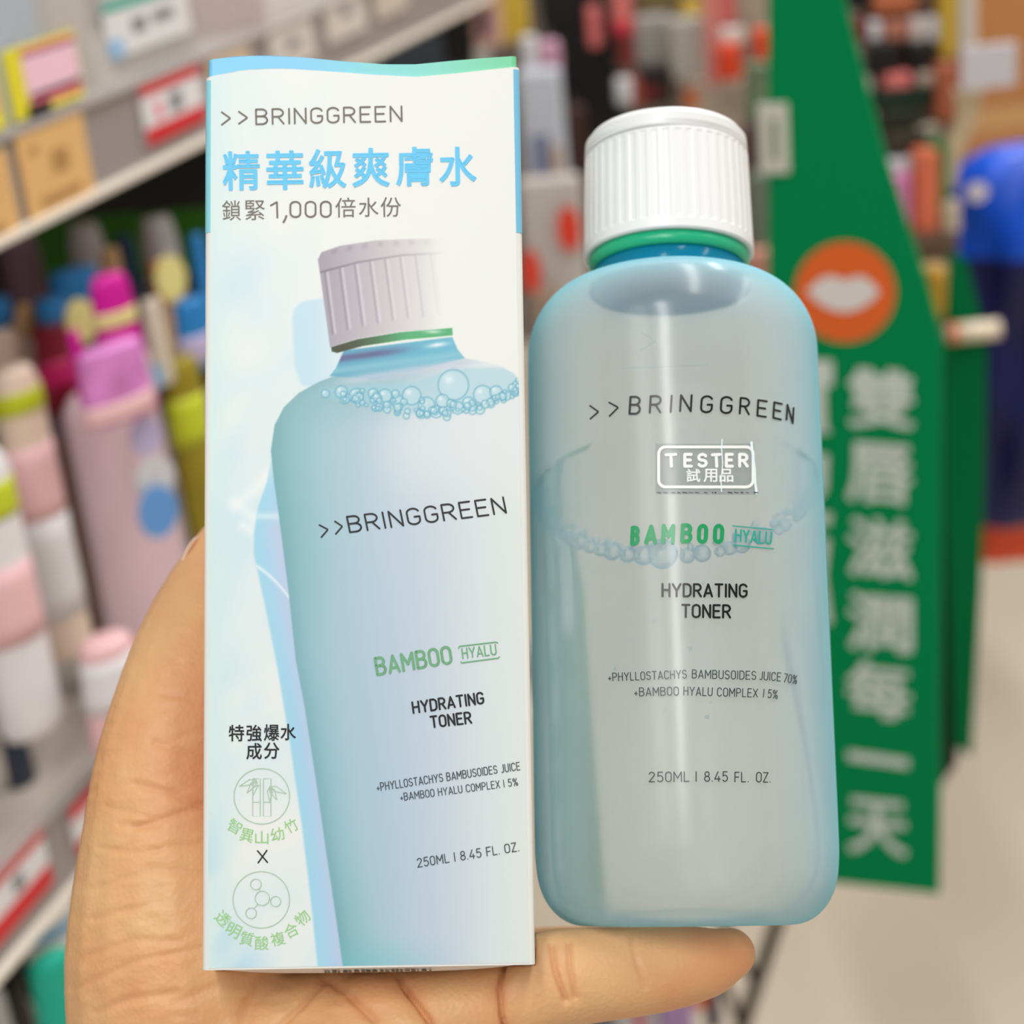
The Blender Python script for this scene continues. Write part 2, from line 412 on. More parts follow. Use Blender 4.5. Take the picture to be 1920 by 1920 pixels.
# ghost bottle behind
g1 = polymask([(548, 600), (552, 578), (566, 566), (600, 560), (660, 560), (660, 735), (565, 722), (553, 690)], 3)
img = over(img, np.stack([np.full(PX.shape, 196.), 226 + 0 * PX, 241 + 0 * PX], -1), g1 * (0.5 + 0.5 * sst(640, 570, PX)) * 0.95)
ghost = polymask([(520, 800), (500, 905), (484, 950), (476, 1000), (476, 1040), (486, 1085), (498, 1140), (520, 1250), (543, 1390), (565, 1540), (582, 1680), (596, 1814), (660, 1814), (560, 1100), (530, 800)], 2.5)
gt_ = sst(0, 60, PX - np.interp(PY, [800, 905, 1000, 1140, 1250, 1390, 1540, 1680, 1814], [520, 500, 476, 498, 520, 543, 565, 582, 596]))
img = over(img, np.array([165, 216, 238.]) * (1 - gt_)[..., None] + np.array([196, 205, 234.]) * gt_[..., None], ghost * sst(800, 930, PY))
img = over(img, (236, 246, 248), ghost * 0.8 * np.exp(-((PY - (1060 + (PX - 478) * 0.55 + 0.006 * (PX - 478) ** 2)) / 4) ** 2))
img = over(img, (225, 243, 248), ghost * 0.6 * np.exp(-((PY - 968) / 7) ** 2))
# pictured bottle: body
LC = [(640, 700), (598, 716), (560, 737), (532, 764), (515, 797), (508, 845), (514, 905), (522, 960), (540, 1100), (555, 1240), (572, 1330), (595, 1480), (612, 1600), (630, 1720), (643, 1814)]
bodym = polymask(LC + [(1010, 1814), (1010, 900), (983, 745), (978, 722), (966, 702), (935, 684), (868, 671), (640, 690)], 1.5)
lx = np.interp(PY, [p[1] for p in LC], [p[0] for p in LC]); u = np.clip((PX - lx) / (990 - lx), 0, 1)
stops = [0, 0.07, 0.2, 0.38, 0.6, 0.8, 1.0]
cols = np.array([(118, 174, 182), (140, 188, 197), (166, 200, 211), (184, 207, 219), (204, 215, 224), (218, 227, 229), (226, 233, 228)], float)
bc = np.stack([np.interp(u, stops, cols[:, k]) for k in range(3)], -1)
vv = sst(1020, 820, PY) * sst(0.3, 0.6, u); bc = over(bc, (232, 236, 238), 0.6 * vv)
bc = over(bc, (176, 202, 222), np.clip(0.55 * np.exp(-((u - 0.22) / 0.2) ** 2) * sst(950, 1250, PY) * sst(1850, 1500, PY), 0, 1))
bc = over(bc, (198, 206, 232), np.clip(0.2 * np.exp(-((u - 0.45) / 0.16) ** 2) * sst(900, 1000, PY), 0, 1))
bc = over(bc, (150, 190, 200), np.clip(0.6 * sst(830, 740, PY) * sst(0.75, 0.1, u), 0, 1))
bc = over(bc, (120, 196, 206), 0.5 * sst(1740, 1815, PY) * sst(0.8, 0.0, u))
img = over(img, bc, bodym)
# neck
neck = polymask([(645, 657), (630, 690), (618, 705), (700, 712), (800, 690), (872, 672), (858, 655), (848, 632)], 1.5)
nu = np.clip((PX - 640) / 210, 0, 1)
nc = np.array([96, 170, 196.]) * (1 - nu)[..., None] + np.array([112, 188, 212.]) * nu[..., None]
yn = PY - (662 - 0.135 * (PX - 640))
nc = over(nc, (98, 92, 140), 0.85 * np.exp(-((yn - 10) / 7) ** 2) * sst(800, 700, PX))
nc = over(nc, (245, 250, 250), 0.9 * np.exp(-((yn - 9) / 4) ** 2 - ((PX - 820) / 18) ** 2))
nc = over(nc, (150, 205, 220), 0.6 * np.exp(-((yn - 32) / 7) ** 2))
img = over(img, nc, neck)
img = over(img, (198, 208, 222), bodym * 0.8 * np.exp(-((PY - (716 - 0.16 * (PX - 640))) / 9) ** 2) * sst(600, 680, PX) * sst(930, 850, PX))
# bubbles of the pictured liquid
rb = random.Random(11); bub = [(668, 742, 14), (640, 735, 12), (700, 738, 10), (722, 742, 13), (745, 752, 12), (772, 742, 18), (800, 760, 16), (818, 772, 12), (790, 776, 9), (850, 722, 30), (830, 752, 13), (858, 765, 12), (878, 755, 11), (905, 740, 18), (930, 735, 12), (950, 742, 9), (900, 768, 9), (920, 757, 8), (965, 735, 8), (745, 774, 6), (762, 780, 6), (838, 782, 7), (610, 738, 8)]
for k in range(90):
    x = rb.uniform(640, 974); yl = np.interp(x, [600, 680, 760, 820, 900, 975], [742, 762, 776, 780, 768, 738]); bub.append((x, yl - abs(rb.gauss(0, 13)), rb.uniform(3, 8)))
band = bodym * polymask([(600, 728), (680, 722), (780, 716), (850, 690), (960, 690), (978, 720), (976, 738), (900, 764), (820, 778), (760, 774), (680, 758), (600, 742)], 4)
img = over(img, (160, 208, 222), 0.55 * band)
for x, y, r in bub:
    d = np.hypot(PX - x, PY - y) / r
    img = over(img, (196, 226, 234), bodym * np.clip((1 - d) * 6, 0, 1) * 0.5)
    img = over(img, (98, 170, 194), bodym * 0.65 * np.exp(-((d - 0.95) * r / 1.6) ** 2))
    img = over(img, (238, 248, 250), bodym * 0.7 * np.exp(-(np.hypot(PX - x + r * 0.3, PY - y + r * 0.35) / (0.28 * r)) ** 2))
# cap
capm = polymask([(596, 487), (603, 473), (638, 461), (703, 451), (767, 448), (850, 446), (850, 616), (751, 622), (671, 635), (619, 651), (600, 512)], 1.5)
cu_ = np.clip((PX - 600) / 240, 0, 1)
cc = np.array([168, 160, 172.]) * (1 - cu_)[..., None] + np.array([240, 238, 234.]) * cu_[..., None]
lidline = np.interp(PX, [600, 671, 751, 832], [511, 492, 479, 474])
st = ((PX - (PY - 500) * 0.13 - 604) / 29.0) % 1.0; below = sst(0, 4, PY - lidline) * sst(0, 6, np.interp(PX, [619, 671, 751, 848], [632, 616, 602, 594]) - PY)
fade = (1 - cu_) * 0.9 + 0.1
cc = over(cc, (132, 126, 142), below * 0.55 * fade * np.exp(-((st - 0.12) / 0.09) ** 2))
cc = over(cc, (226, 222, 230), below * 0.55 * np.exp(-((st - 0.3) / 0.09) ** 2))
cc = over(cc, (120, 112, 122), 0.75 * fade * np.exp(-((PY - lidline) / 2.2) ** 2))
st2 = ((PX - 612) / 29.0) % 1.0
cc = over(cc, (140, 134, 146), 0.5 * fade * np.exp(-((st2 - 0.5) / 0.2) ** 2) * np.exp(-((PY - np.interp(PX, [603, 638, 703, 767, 850], [478, 468, 458, 455, 454])) / 5) ** 2))
img = over(img, cc, capm * sst(850, 790, PX) * 1.0)
ring = polymask([(622, 659), (621, 651), (671, 636), (751, 623), (848, 615), (849, 629), (760, 637), (680, 649), (632, 662)], 1.2)
rc = np.array([66, 72, 48.]) * (1 - sst(640, 780, PX))[..., None] + np.array([84, 178, 118.]) * sst(640, 780, PX)[..., None]
rc = over(rc, (215, 240, 225), 0.8 * np.exp(-((PX - 812) / 16) ** 2 - ((PY - 622) / 3.5) ** 2))
img = over(img, rc, ring)
vid = np.arange(NX * NZ).reshape(NZ, NX)
Fq = np.stack([vid[:-1, :-1], vid[:-1, 1:], vid[1:, 1:], vid[1:, :-1]], -1).reshape(-1, 4)
me = bpy.data.meshes.new('front_print')
me.vertices.add(NX * NZ); co = np.stack([XX, np.full(XX.shape, -0.00006), ZZ], -1).reshape(-1, 3).astype(np.float32); me.vertices.foreach_set('co', co.ravel())
me.loops.add(Fq.size); me.loops.foreach_set('vertex_index', Fq.ravel().astype(np.int32))
me.polygons.add(len(Fq)); me.polygons.foreach_set('loop_start', np.arange(0, Fq.size, 4, dtype=np.int32)); me.update(calc_edges=True)
ca = me.color_attributes.new('print', 'FLOAT_COLOR', 'POINT')
c01 = img.reshape(-1, 3) / 255.0 * 0.965; cl_ = np.where(c01 <= 0.04045, c01 / 12.92, ((c01 + 0.055) / 1.055) ** 2.4)
ca.data.foreach_set('color', np.concatenate([cl_, np.ones((len(cl_), 1))], 1).astype(np.float32).ravel())
mp = bpy.data.materials.new('printed_board'); mp.use_nodes = True; nt = mp.node_tree; b = nt.nodes['Principled BSDF']
at_ = nt.nodes.new('ShaderNodeAttribute'); at_.attribute_name = 'print'; nt.links.new(at_.outputs['Color'], b.inputs['Base Color'])
b.inputs['Roughness'].default_value = 0.42; b.inputs['Specular IOR Level'].default_value = 0.3
me.materials.append(mp); fp = bpy.data.objects.new('front_print', me); COL.objects.link(fp); fp.parent = carton
fp['label'] = 'printed front with a pale blue bottle picture'

bk = lambda px, py, e=0: box_uv(px, py, 0.00013 + e)
m_black = mat('black_print', (22, 22, 24), 0.4, 0.4, 0.0); m_grn = mat('green_print', (112, 170, 126), 0.45, 0.3, 0.0)
m_sky = mat('sky_blue_print', (104, 200, 242), 0.45, 0.3, 0.0); m_dgrey = mat('dark_grey_print', (70, 78, 84), 0.45, 0.3, 0.0)
m_lgrn = mat('light_green_print', (152, 206, 132), 0.45, 0.3, 0.0); m_ln = mat('grey_green_print', (176, 200, 178), 0.45, 0.3, 0.0)
m_tgrey = mat('warm_grey_print', (118, 110, 102), 0.45, 0.3, 0.0)
def chevrons(k, a, b, wd):
    for c in (a, b): k.ribbon([c[0], c[1]], wd); k.ribbon([c[1], c[2]], wd)
k = Ink(bk)
chevrons(k, [(415, 210), (432, 222), (415, 235)], [(447, 209), (464, 221), (447, 233)], 3.2)
k.text('BRINGGREEN', (479, 235), (755, 229), 31, -0.004)
k.build('brand_lettering', m_tgrey, carton)
k = Ink(bk)
x0s = [(418, 358), (500, 357), (580, 354), (661, 352), (743, 350), (824, 350)]
for ch, (x, y) in zip('精華級爽膚水', x0s): k.text(ch, (x, y), (x + 70, y - 1.2), 74, 0.018)
k.build('title_lettering', m_sky, carton)
k = Ink(bk)
for ch, x, y, wd, h in [('鎖', 417, 414, 35, 38), ('緊', 460, 413, 37, 37), ('1', 507, 410, 16, 32), ('000', 543, 409, 79, 32), ('倍', 629, 408, 38, 37), ('水', 673, 407, 37, 36), ('份', 714, 407, 38, 37)]:
    k.text(ch, (x, y), (x + wd, y - 0.5), h, -0.004)
k.ribbon([(537.5, 404), (535, 411), (531, 418)], 3.4)
k.build('subtitle_lettering', m_tgrey, carton)
k = Ink(bk)
chevrons(k, [(598, 984), (615, 993), (602, 1008)], [(627, 977), (642, 987), (629, 1002)], 3.0)
k.text('BRINGGREEN', (655, 1000), (951, 963), 33, -0.002, up=(-0.2, -0.98))
k.build('picture_brand_lettering', m_black, carton)
k = Ink(bk)
k.text('BAMBOO', (706, 1268), (850, 1245), 36, 0.006, up=(-0.16, -0.987))
k.text('HYALU', (867, 1236), (932, 1228), 21, 0.0, up=(-0.12, -0.99))
k.ribbon([(860, 1216), (861, 1212), (930, 1204), (934, 1206)], 2.4); k.ribbon([(864, 1240), (865, 1243), (934, 1234), (937, 1231)], 2.4)
k.build('picture_green_lettering', m_grn, carton)
k = Ink(bk)
k.text('HYDRATING', (774, 1339), (909, 1320), 24, 0.008, up=(-0.13, -0.99)); k.text('TONER', (808, 1366), (886, 1357), 24, 0.008, up=(-0.13, -0.99))
k.build('picture_product_lettering', m_black, carton)
k = Ink(bk)
k.text('+PHYLLOSTACHYS BAMBUSOIDES JUICE', (707, 1484), (976, 1444), 16, -0.004, up=(-0.13, -0.99))
k.text('+BAMBOO HYALU COMPLEX I 5%', (751, 1502), (972, 1473), 15, -0.004, up=(-0.13, -0.99))
k.text('250ML I 8.45 FL. OZ.', (783, 1627), (974, 1596), 18, -0.006, up=(-0.13, -0.99))
k.build('picture_small_lettering', m_dgrey, carton)
k = Ink(bk)
for ch, x, y in [('特', 429, 1390), ('強', 462, 1390), ('爆', 495, 1389), ('水', 526, 1388), ('成', 462, 1424), ('分', 495, 1423)]: k.text(ch, (x, y), (x + 29, y), 31, 0.013)
k.text('x', (483, 1619), (503, 1618), 25, -0.01)
k.build('ingredient_lettering', m_black, carton)
k = Ink(bk)
k.circle((491, 1493), 52, 1.8); k.circle((490, 1687), 53, 1.8)
for x in (474, 494):                                      # two bamboo stems
    k.ribbon([(x, 1460), (x + 14, 1460), (x + 14, 1530), (x, 1530), (x, 1460)], 1.5); k.line((x, 1504), (x + 14, 1504), 1.5); 
k.line((474, 1473), (488, 1473), 1.5)
def leaf(k, a, b, wd):
    a = np.array(a, float); b = np.array(b, float); d = b - a; nn = np.array([-d[1], d[0]]) / np.linalg.norm(d) * wd
    k.ribbon([a, a + d * 0.35 + nn, b], 1.4); k.ribbon([a, a + d * 0.35 - nn, b], 1.4); 
for e in ((449, 1474), (463, 1487), (474, 1492)): leaf(k, (481, 1462), e, 5)
for e in ((537, 1488), (519, 1499), (506, 1502)): leaf(k, (506, 1474), e, 5)
k.circle((492, 1684), 13.5, 1.6, 32); k.circle((480, 1658), 10, 1.6, 28); k.circle((517, 1690), 9.5, 1.6, 28); k.circle((471, 1712), 10, 1.6, 28)
k.line((486, 1667), (488, 1671), 1.6); k.line((506, 1686), (508, 1687), 1.6); k.line((477, 1703), (484, 1695), 1.6)
k.build('ingredient_icon', m_ln, carton)
k = Ink(bk)
def arc_text(k, s, cs, sz, rots, bold):
    for ch, (cx, cy), r in zip(s, cs, rots):
        a = math.radians(r); ux = np.array([math.cos(a), -math.sin(a)]); uy = np.array([-math.sin(a), -math.cos(a)])
        p0 = np.array([cx, cy]) - ux * sz / 2 - uy * sz / 2; k.text(ch, p0, p0 + ux * sz, sz, bold, up=uy)
arc_text(k, '智異山幼竹', [(440, 1549), (463, 1566), (491, 1570), (520, 1564), (546, 1548)], 25, [-30, -14, 0, 12, 28], -0.002)
arc_text(k, '透明質酸複合物', [(418, 1722), (438, 1744), (463, 1760), (491, 1768), (521, 1760), (546, 1744), (567, 1721)], 26, [-45, -27, -13, 0, 14, 28, 44], -0.002)
k.build('ingredient_name_lettering', m_lgrn, carton)
# ------------------------------------------------------------------ the toner bottle
tM, tA, tO = frame((0.0382, -0.0897, -0.382), (-0.0077, 0.975, -0.218), (1, 0, 0))
bottle = empty('toner_bottle', tM, 'translucent light blue toner bottle with ribbed white cap beside the carton', 'bottle')
BR = 0.0335
def sh(a_, b_, r0, z0, n=9, t0=90, t1=6):                    # elliptical shoulder
    return [(r0 + a_ * math.sin(math.radians(t)), z0 + b_ * math.cos(math.radians(t))) for t in np.linspace(t0, t1, n)]
outer = [(0, 0.0012), (0.012, 0.0010), (0.0195, 0.0002), (0.0222, 0.0), (0.0252, 0.0005), (0.0282, 0.0022), (0.0307, 0.0052), (0.0322, 0.0088), (0.0329, 0.0135), (0.0331, 0.020),
         (0.0332, 0.05), (0.0334, 0.09), (0.0335, 0.115), (0.0335, 0.124)] + sh(0.0140, 0.0168, 0.0195, 0.1288) + [(0.0192, 0.1458), (0.0180, 0.1461)]
inner = [(0, 0.0042), (0.012, 0.0040), (0.020, 0.0040), (0.0245, 0.0048), (0.0280, 0.0068), (0.0300, 0.0100), (0.0310, 0.0150), (0.0313, 0.020),
         (0.0314, 0.05), (0.0316, 0.09), (0.0317, 0.115), (0.0317, 0.124)] + sh(0.0132, 0.0156, 0.0185, 0.1285) + [(0.0182, 0.1442), (0.0180, 0.1442)]
so, si = smooth_profile(outer, 4), smooth_profile(inner, 4)
def glassy(name, tint, rough, ior, frost=0.0, frost_c=(170, 215, 228), dens=0.0, dens_c=None, coat=0.0, edge=0.0, edge_c=(110, 200, 224)):
    m = bpy.data.materials.new(name); m.use_nodes = True; nt = m.node_tree; b = nt.nodes['Principled BSDF']; out = nt.nodes['Material Output']
    b.inputs['Base Color'].default_value = rgb(*tint); b.inputs['Transmission Weight'].default_value = 1; b.inputs['Roughness'].default_value = rough; b.inputs['IOR'].default_value = ior
    b.inputs['Coat Weight'].default_value = coat; b.inputs['Coat Roughness'].default_value = 0.2
    if frost > 0:                                             # satin finish: part of the light scatters in the wall, more along a longer path
        d = nt.nodes.new('ShaderNodeBsdfDiffuse'); d.inputs[0].default_value = rgb(*frost_c)
        t = nt.nodes.new('ShaderNodeBsdfTranslucent'); t.inputs[0].default_value = rgb(*frost_c)
        a = nt.nodes.new('ShaderNodeMixShader'); a.inputs[0].default_value = 0.34; nt.links.new(d.outputs[0], a.inputs[1]); nt.links.new(t.outputs[0], a.inputs[2])
        x = nt.nodes.new('ShaderNodeMixShader'); x.inputs[0].default_value = frost; nt.links.new(b.outputs[0], x.inputs[1]); nt.links.new(a.outputs[0], x.inputs[2])
        if edge > 0:
            lw = nt.nodes.new('ShaderNodeLayerWeight'); lw.inputs[0].default_value = 0.5; mr_ = nt.nodes.new('ShaderNodeMapRange')
            mr_.inputs[1].default_value = 0.15; mr_.inputs[2].default_value = 0.92; mr_.inputs[3].default_value = frost; mr_.inputs[4].default_value = edge
            nt.links.new(lw.outputs['Facing'], mr_.inputs[0]); nt.links.new(mr_.outputs[0], x.inputs[0])
            mc = nt.nodes.new('ShaderNodeMix'); mc.data_type = 'RGBA'; mc.inputs[6].default_value = rgb(*frost_c); mc.inputs[7].default_value = rgb(*edge_c)
            mr2 = nt.nodes.new('ShaderNodeMapRange'); mr2.inputs[1].default_value = 0.2; mr2.inputs[2].default_value = 0.8
            nt.links.new(lw.outputs['Facing'], mr2.inputs[0]); nt.links.new(mr2.outputs[0], mc.inputs[0])
            nt.links.new(mc.outputs[2], d.inputs[0]); nt.links.new(mc.outputs[2], t.inputs[0])
        nt.links.new(x.outputs[0], out.inputs[0])
    if dens > 0:
        v = nt.nodes.new('ShaderNodeVolumeAbsorption'); v.inputs[0].default_value = rgb(*dens_c); v.inputs[1].default_value = dens; nt.links.new(v.outputs[0], out.inputs['Volume'])
    return m
m_pet = glassy('frosted_blue_plastic', (250, 254, 255), 0.12, 1.10, 0.31, (226, 242, 247), 0, None, 0.7, 0.94, (164, 229, 245))
m_in = glassy('clear_blue_plastic', (250, 254, 255), 0.06, 1.06)
shell = lathe_obj('bottle_body', so + si[::-1], m_pet, bottle, 128)
shell.data.materials.append(m_in)
for p in shell.data.polygons:                                 # the inner face of the wall is smooth, the outer one satin
    c = p.center; rr_ = math.hypot(c.x, c.y)
    if p.normal.x * c.x + p.normal.y * c.y + p.normal.z * (c.z - 0.075) < 0: p.material_index = 1
neck = lathe_obj('bottle_neck', [(0, 0.1495), (0.0158, 0.1490), (0.0161, 0.1445), (0.0181, 0.1445), (0.0179, 0.1460), (0.0177, 0.1475), (0.0177, 0.1560), (0, 0.1560)], glassy('clear_deep_blue_plastic', (110, 205, 235), 0.10, 1.35, 0.75, (16, 160, 200), 0, None, 0.6), bottle, 96)
neck['label'] = 'glossy deeper blue neck'
# liquid, cut by the true horizontal plane
up_l = tA.T @ _U                                              # world up in bottle coordinates
def cyl_hit(px, py, r=BR, off=0.0):
    d = tA.T @ np.array([(px - 960) / FPX, -(py - 960) / FPX, -1.0]); o = tA.T @ (-tO)
    rr = r + off; a = d[0] ** 2 + d[1] ** 2; b = 2 * (o[0] * d[0] + o[1] * d[1]); c = o[0] ** 2 + o[1] ** 2 - rr * rr
    D = b * b - 4 * a * c
    t = (-b - math.sqrt(max(D, 0))) / (2 * a); return o + d * t
lev = cyl_hit(1240, 1052, 0.0317)
m_liq = glassy('clear_toner', (252, 255, 255), 0.0, 1.06)
bm = bmesh.new(); V, Fc = lathe([(max(r + 0.00004, 0) if r > 0 else 0, z) for r, z in si if z < 0.14] + [(0, 0.14)], 96)
vs = [bm.verts.new(v) for v in V]
for f in Fc:
    try: bm.faces.new([vs[i] for i in f])
    except ValueError: pass
g = bm.verts[:] + bm.edges[:] + bm.faces[:]
bmesh.ops.bisect_plane(bm, geom=g, plane_co=Vector(lev), plane_no=Vector(up_l), clear_outer=True)
bmesh.ops.holes_fill(bm, edges=[e for e in bm.edges if e.is_boundary], sides=0)
liq = bm_obj('toner_liquid', bm, m_liq, bottle, True); liq['label'] = 'clear toner filling the lower part'
liq.data.polygons.foreach_set('use_smooth', [len(p.vertices) < 6 for p in liq.data.polygons])
# foam bubbles round the rim of the surface
m_bub = glassy('bubble_film', (244, 253, 255), 0.02, 1.12, 0.22, (244, 252, 254), 0, None, 0.3, 1.0, (96, 208, 238))
rb = random.Random(5); bm = bmesh.new()
def rim_pt(th, rad):
    x, y = rad * math.cos(th), rad * math.sin(th)
    return Vector((x, y, lev[2] - (up_l[0] * (x - lev[0]) + up_l[1] * (y - lev[1])) / up_l[2]))
def bubble(c, r):
    bmesh.ops.create_uvsphere(bm, u_segments=14, v_segments=9, radius=r, matrix=Matrix.Translation(c))
f0 = math.atan2(lev[1], lev[0]); th = f0 - 1.55
while th < f0 + 1.5:
    e = abs(th - f0); r = rb.uniform(0.0011, 0.0021) * (1.15 - 0.25 * e) if rb.random() < 0.75 else rb.uniform(0.0006, 0.0011)
    if abs(th - f0) < 0.09: r = 0.0033
    c = rim_pt(th, 0.0314 - r); c.z -= r * 0.15; bubble(c, r)
    for q in range(2):
        r2 = rb.uniform(0.0004, 0.0009); c2 = rim_pt(th + rb.uniform(-0.05, 0.05), 0.0312 - r2 - rb.uniform(0, 0.0035)); c2.z += rb.uniform(0.0004, 0.0012); bubble(c2, r2)
    th += (2 * r + 0.0001) / 0.030 * (0.92 if r < 0.003 else 0.8)
for q in range(14):
    p = cyl_hit(rb.uniform(1080, 1420), rb.uniform(1080, 1350), 0.031); bubble(Vector(p) * 1.0, rb.uniform(0.00022, 0.00042))
fo = bm_obj('foam', bm, m_bub, bottle, True); tag(fo, 'chain of bubbles along the liquid line', kind='stuff')
# cap: lower skirt with ribs, flip lid above
m_cap = mat('white_cap_plastic', (233, 233, 233), 0.34, 0.5, 0.0)
def ribbed(z0, z1, r0, r1, nrib, dep, zr0, zr1, name, top, parent):
    n = nrib * 6; V = []; Fc = []; zs = [z0, z0 + 0.0004, zr0, zr0 + 0.0006, zr1 - 0.0006, zr1, z1 - 0.0004, z1]
    for z in zs:
        rb_ = r0 + (r1 - r0) * (z - z0) / (z1 - z0); rib = 1 if zr0 < z < zr1 else 0
        if z == z0: rb_ -= 0.0004
        if z == z1: rb_ -= 0.00035
        for i in range(n):
            ph = i % 6; d = dep * rib * (0 if ph in (0, 1, 2, 3) and ph != 0 else 1); a = 2 * math.pi * i / n
            V.append(((rb_ - d) * math.cos(a), (rb_ - d) * math.sin(a), z))
    for j in range(len(zs) - 1):
        for i in range(n):
            i2 = (i + 1) % n; Fc.append((j * n + i, j * n + i2, (j + 1) * n + i2, (j + 1) * n + i))
    o = len(V)
    if top:
        prof = top; prev = list(range((len(zs) - 1) * n, len(zs) * n))
        for r, z in prof:
            if r == 0: V.append((0, 0, z)); c = len(V) - 1; Fc += [(prev[i], prev[(i + 1) % n], c) for i in range(n)]
            else:
                cur = list(range(len(V), len(V) + n)); V += [(r * math.cos(2 * math.pi * i / n), r * math.sin(2 * math.pi * i / n), z) for i in range(n)]
                Fc += [(prev[i], prev[(i + 1) % n], cur[(i + 1) % n], cur[i]) for i in range(n)]; prev = cur
    else: Fc.append(tuple(range((len(zs) - 1) * n, len(zs) * n)))
    # underside: open skirt going in
    b0 = list(range(n)); V += [(0.0172 * math.cos(2 * math.pi * i / n), 0.0172 * math.sin(2 * math.pi * i / n), z0) for i in range(n)]; c0 = list(range(len(V) - n, len(V)))
    Fc += [(b0[(i + 1) % n], b0[i], c0[i], c0[(i + 1) % n]) for i in range(n)]
    return mesh_obj(name, V, Fc, m_cap, parent)
capo = ribbed(0.1532, 0.1782, 0.01995, 0.01945, 46, 0.00017, 0.1557, 0.1777, 'cap', None, bottle)
ob = ribbed(0.1785, 0.1822, 0.01945, 0.0192, 46, 0.0, 0.179, 0.18, 'cap_lid', [(0.0181, 0.1833), (0.0165, 0.1838), (0.008, 0.1840), (0, 0.1841)], bottle)
# the plain recess of the lid (thumb notch) on the right side
bm = bmesh.new(); bm.from_mesh(ob.data)
for v in bm.verts:
    a = math.atan2(v.co.y, v.co.x) + math.radians(62); d = max(0, math.cos(a)) ** 6; h = max(0, 1 - abs(v.co.z - 0.1787) / 0.0016)
    r = math.hypot(v.co.x, v.co.y)
    if r > 0.017: v.co.x *= 1 - 0.055 * d * h; v.co.y *= 1 - 0.055 * d * h
bm.to_mesh(ob.data); bm.free()
for o in (capo, ob): o.data.polygons.foreach_set('use_smooth', [False] * len(o.data.polygons))
m_ring = mat('green_ring_plastic', (28, 176, 128), 0.3, 0.5, 0.0)
rg = lathe_obj('neck_ring', [(0.0170, 0.1502), (0.0181, 0.1501), (0.01865, 0.1506), (0.01885, 0.1516), (0.0188, 0.1534), (0.0170, 0.1534), (0.0170, 0.1502)], m_ring, bottle, 96); rg['label'] = 'green ring under the cap'

# printing on the outside of the bottle
bt = lambda px, py, e=0: cyl_hit(px, py, 0.03345, 0.00022 + e)
gloss = lambda n, c: mat(n, c, 0.28, 0.5, 0.0)
m_bk, m_bg, m_bg2 = gloss('glossy_black_ink', (10, 12, 12)), gloss('glossy_green_ink', (20, 150, 90)), gloss('glossy_teal_ink', (40, 160, 140))
m_gk = gloss('glossy_grey_ink', (52, 64, 68))
k = Ink(bt)
chevrons(k, [(1105, 760), (1122, 772), (1106, 786)], [(1141, 754), (1159, 764), (1142, 781)], 3.0)
for ch, x0, x1, y0, y1, dy in [('B', 1178, 1201, 778, 778, 36), ('R', 1216, 1240, 776, 775, 35), ('I', 1255, 1258, 774, 774, 34), ('N', 1273, 1297, 773, 773, 34), ('G', 1312, 1336, 775, 775, 34), ('G', 1349, 1373, 776, 777, 34), ('R', 1385, 1406, 777, 779, 33), ('E', 1418, 1438, 781, 784, 33), ('E', 1448, 1466, 785, 789, 33), ('N', 1473, 1488, 788, 796, 32)]:
    k.text(ch, (x0, y0), (x1, y1), dy, 0.001, up=(0.06, -1))
k.build('brand_lettering', m_bk, bottle)
k = Ink(bt)
for ch, x0, x1, y0, y1 in [('B', 1181, 1199, 1024, 1023), ('A', 1207, 1232, 1022, 1021), ('M', 1239, 1265, 1020, 1020), ('B', 1275, 1298, 1019, 1019), ('O', 1306, 1327, 1020, 1020), ('O', 1336, 1357, 1020, 1020)]: k.text(ch, (x0, y0), (x1, y1), 38, 0.02, up=(0.04, -1))
k.build('green_lettering', m_bg, bottle)
k = Ink(bt)
k.text('HYALU', (1377, 1016), (1447, 1022), 25, 0.005, up=(0.05, -1))
k.line((1373, 986), (1450, 993), 2.2, 14); k.line((1375, 1022), (1451, 1029), 2.6, 14)
k.build('teal_lettering', m_bg2, bottle)
k = Ink(bt)
k.text('HYDRATING', (1240, 1120), (1402, 1121), 27, 0.008, bend=0); k.text('TONER', (1277, 1159), (1371, 1160), 27, 0.008)
k.build('product_lettering', m_bk, bottle)
k = Ink(bt)
k.text('+PHYLLOSTACHYS', (1140, 1278), (1288, 1272), 16.5, -0.002, bend=0.6); k.text('BAMBUSOIDES', (1297, 1272), (1418, 1275), 17, -0.002); k.text('JUICE', (1423, 1275), (1464, 1278), 17, -0.002); k.text('70%', (1468, 1279), (1494, 1283), 17, -0.002)
k.text('+BAMBOO', (1189, 1306), (1273, 1304), 17, -0.002); k.text('HYALU COMPLEX', (1281, 1304), (1421, 1308), 17, -0.002); k.text('I 5%', (1430, 1308), (1458, 1311), 17, -0.002)
k.text('250ML', (1216, 1467), (1293, 1466), 20, -0.006); k.text('I', (1304, 1466), (1306, 1466), 20, -0.006); k.text('8.45', (1320, 1466), (1365, 1466), 20, -0.006); k.text('FL.', (1377, 1467), (1404, 1467), 20, -0.006); k.text('OZ.', (1417, 1467), (1445, 1468), 20, -0.006)
k.build('small_lettering', m_gk, bottle)
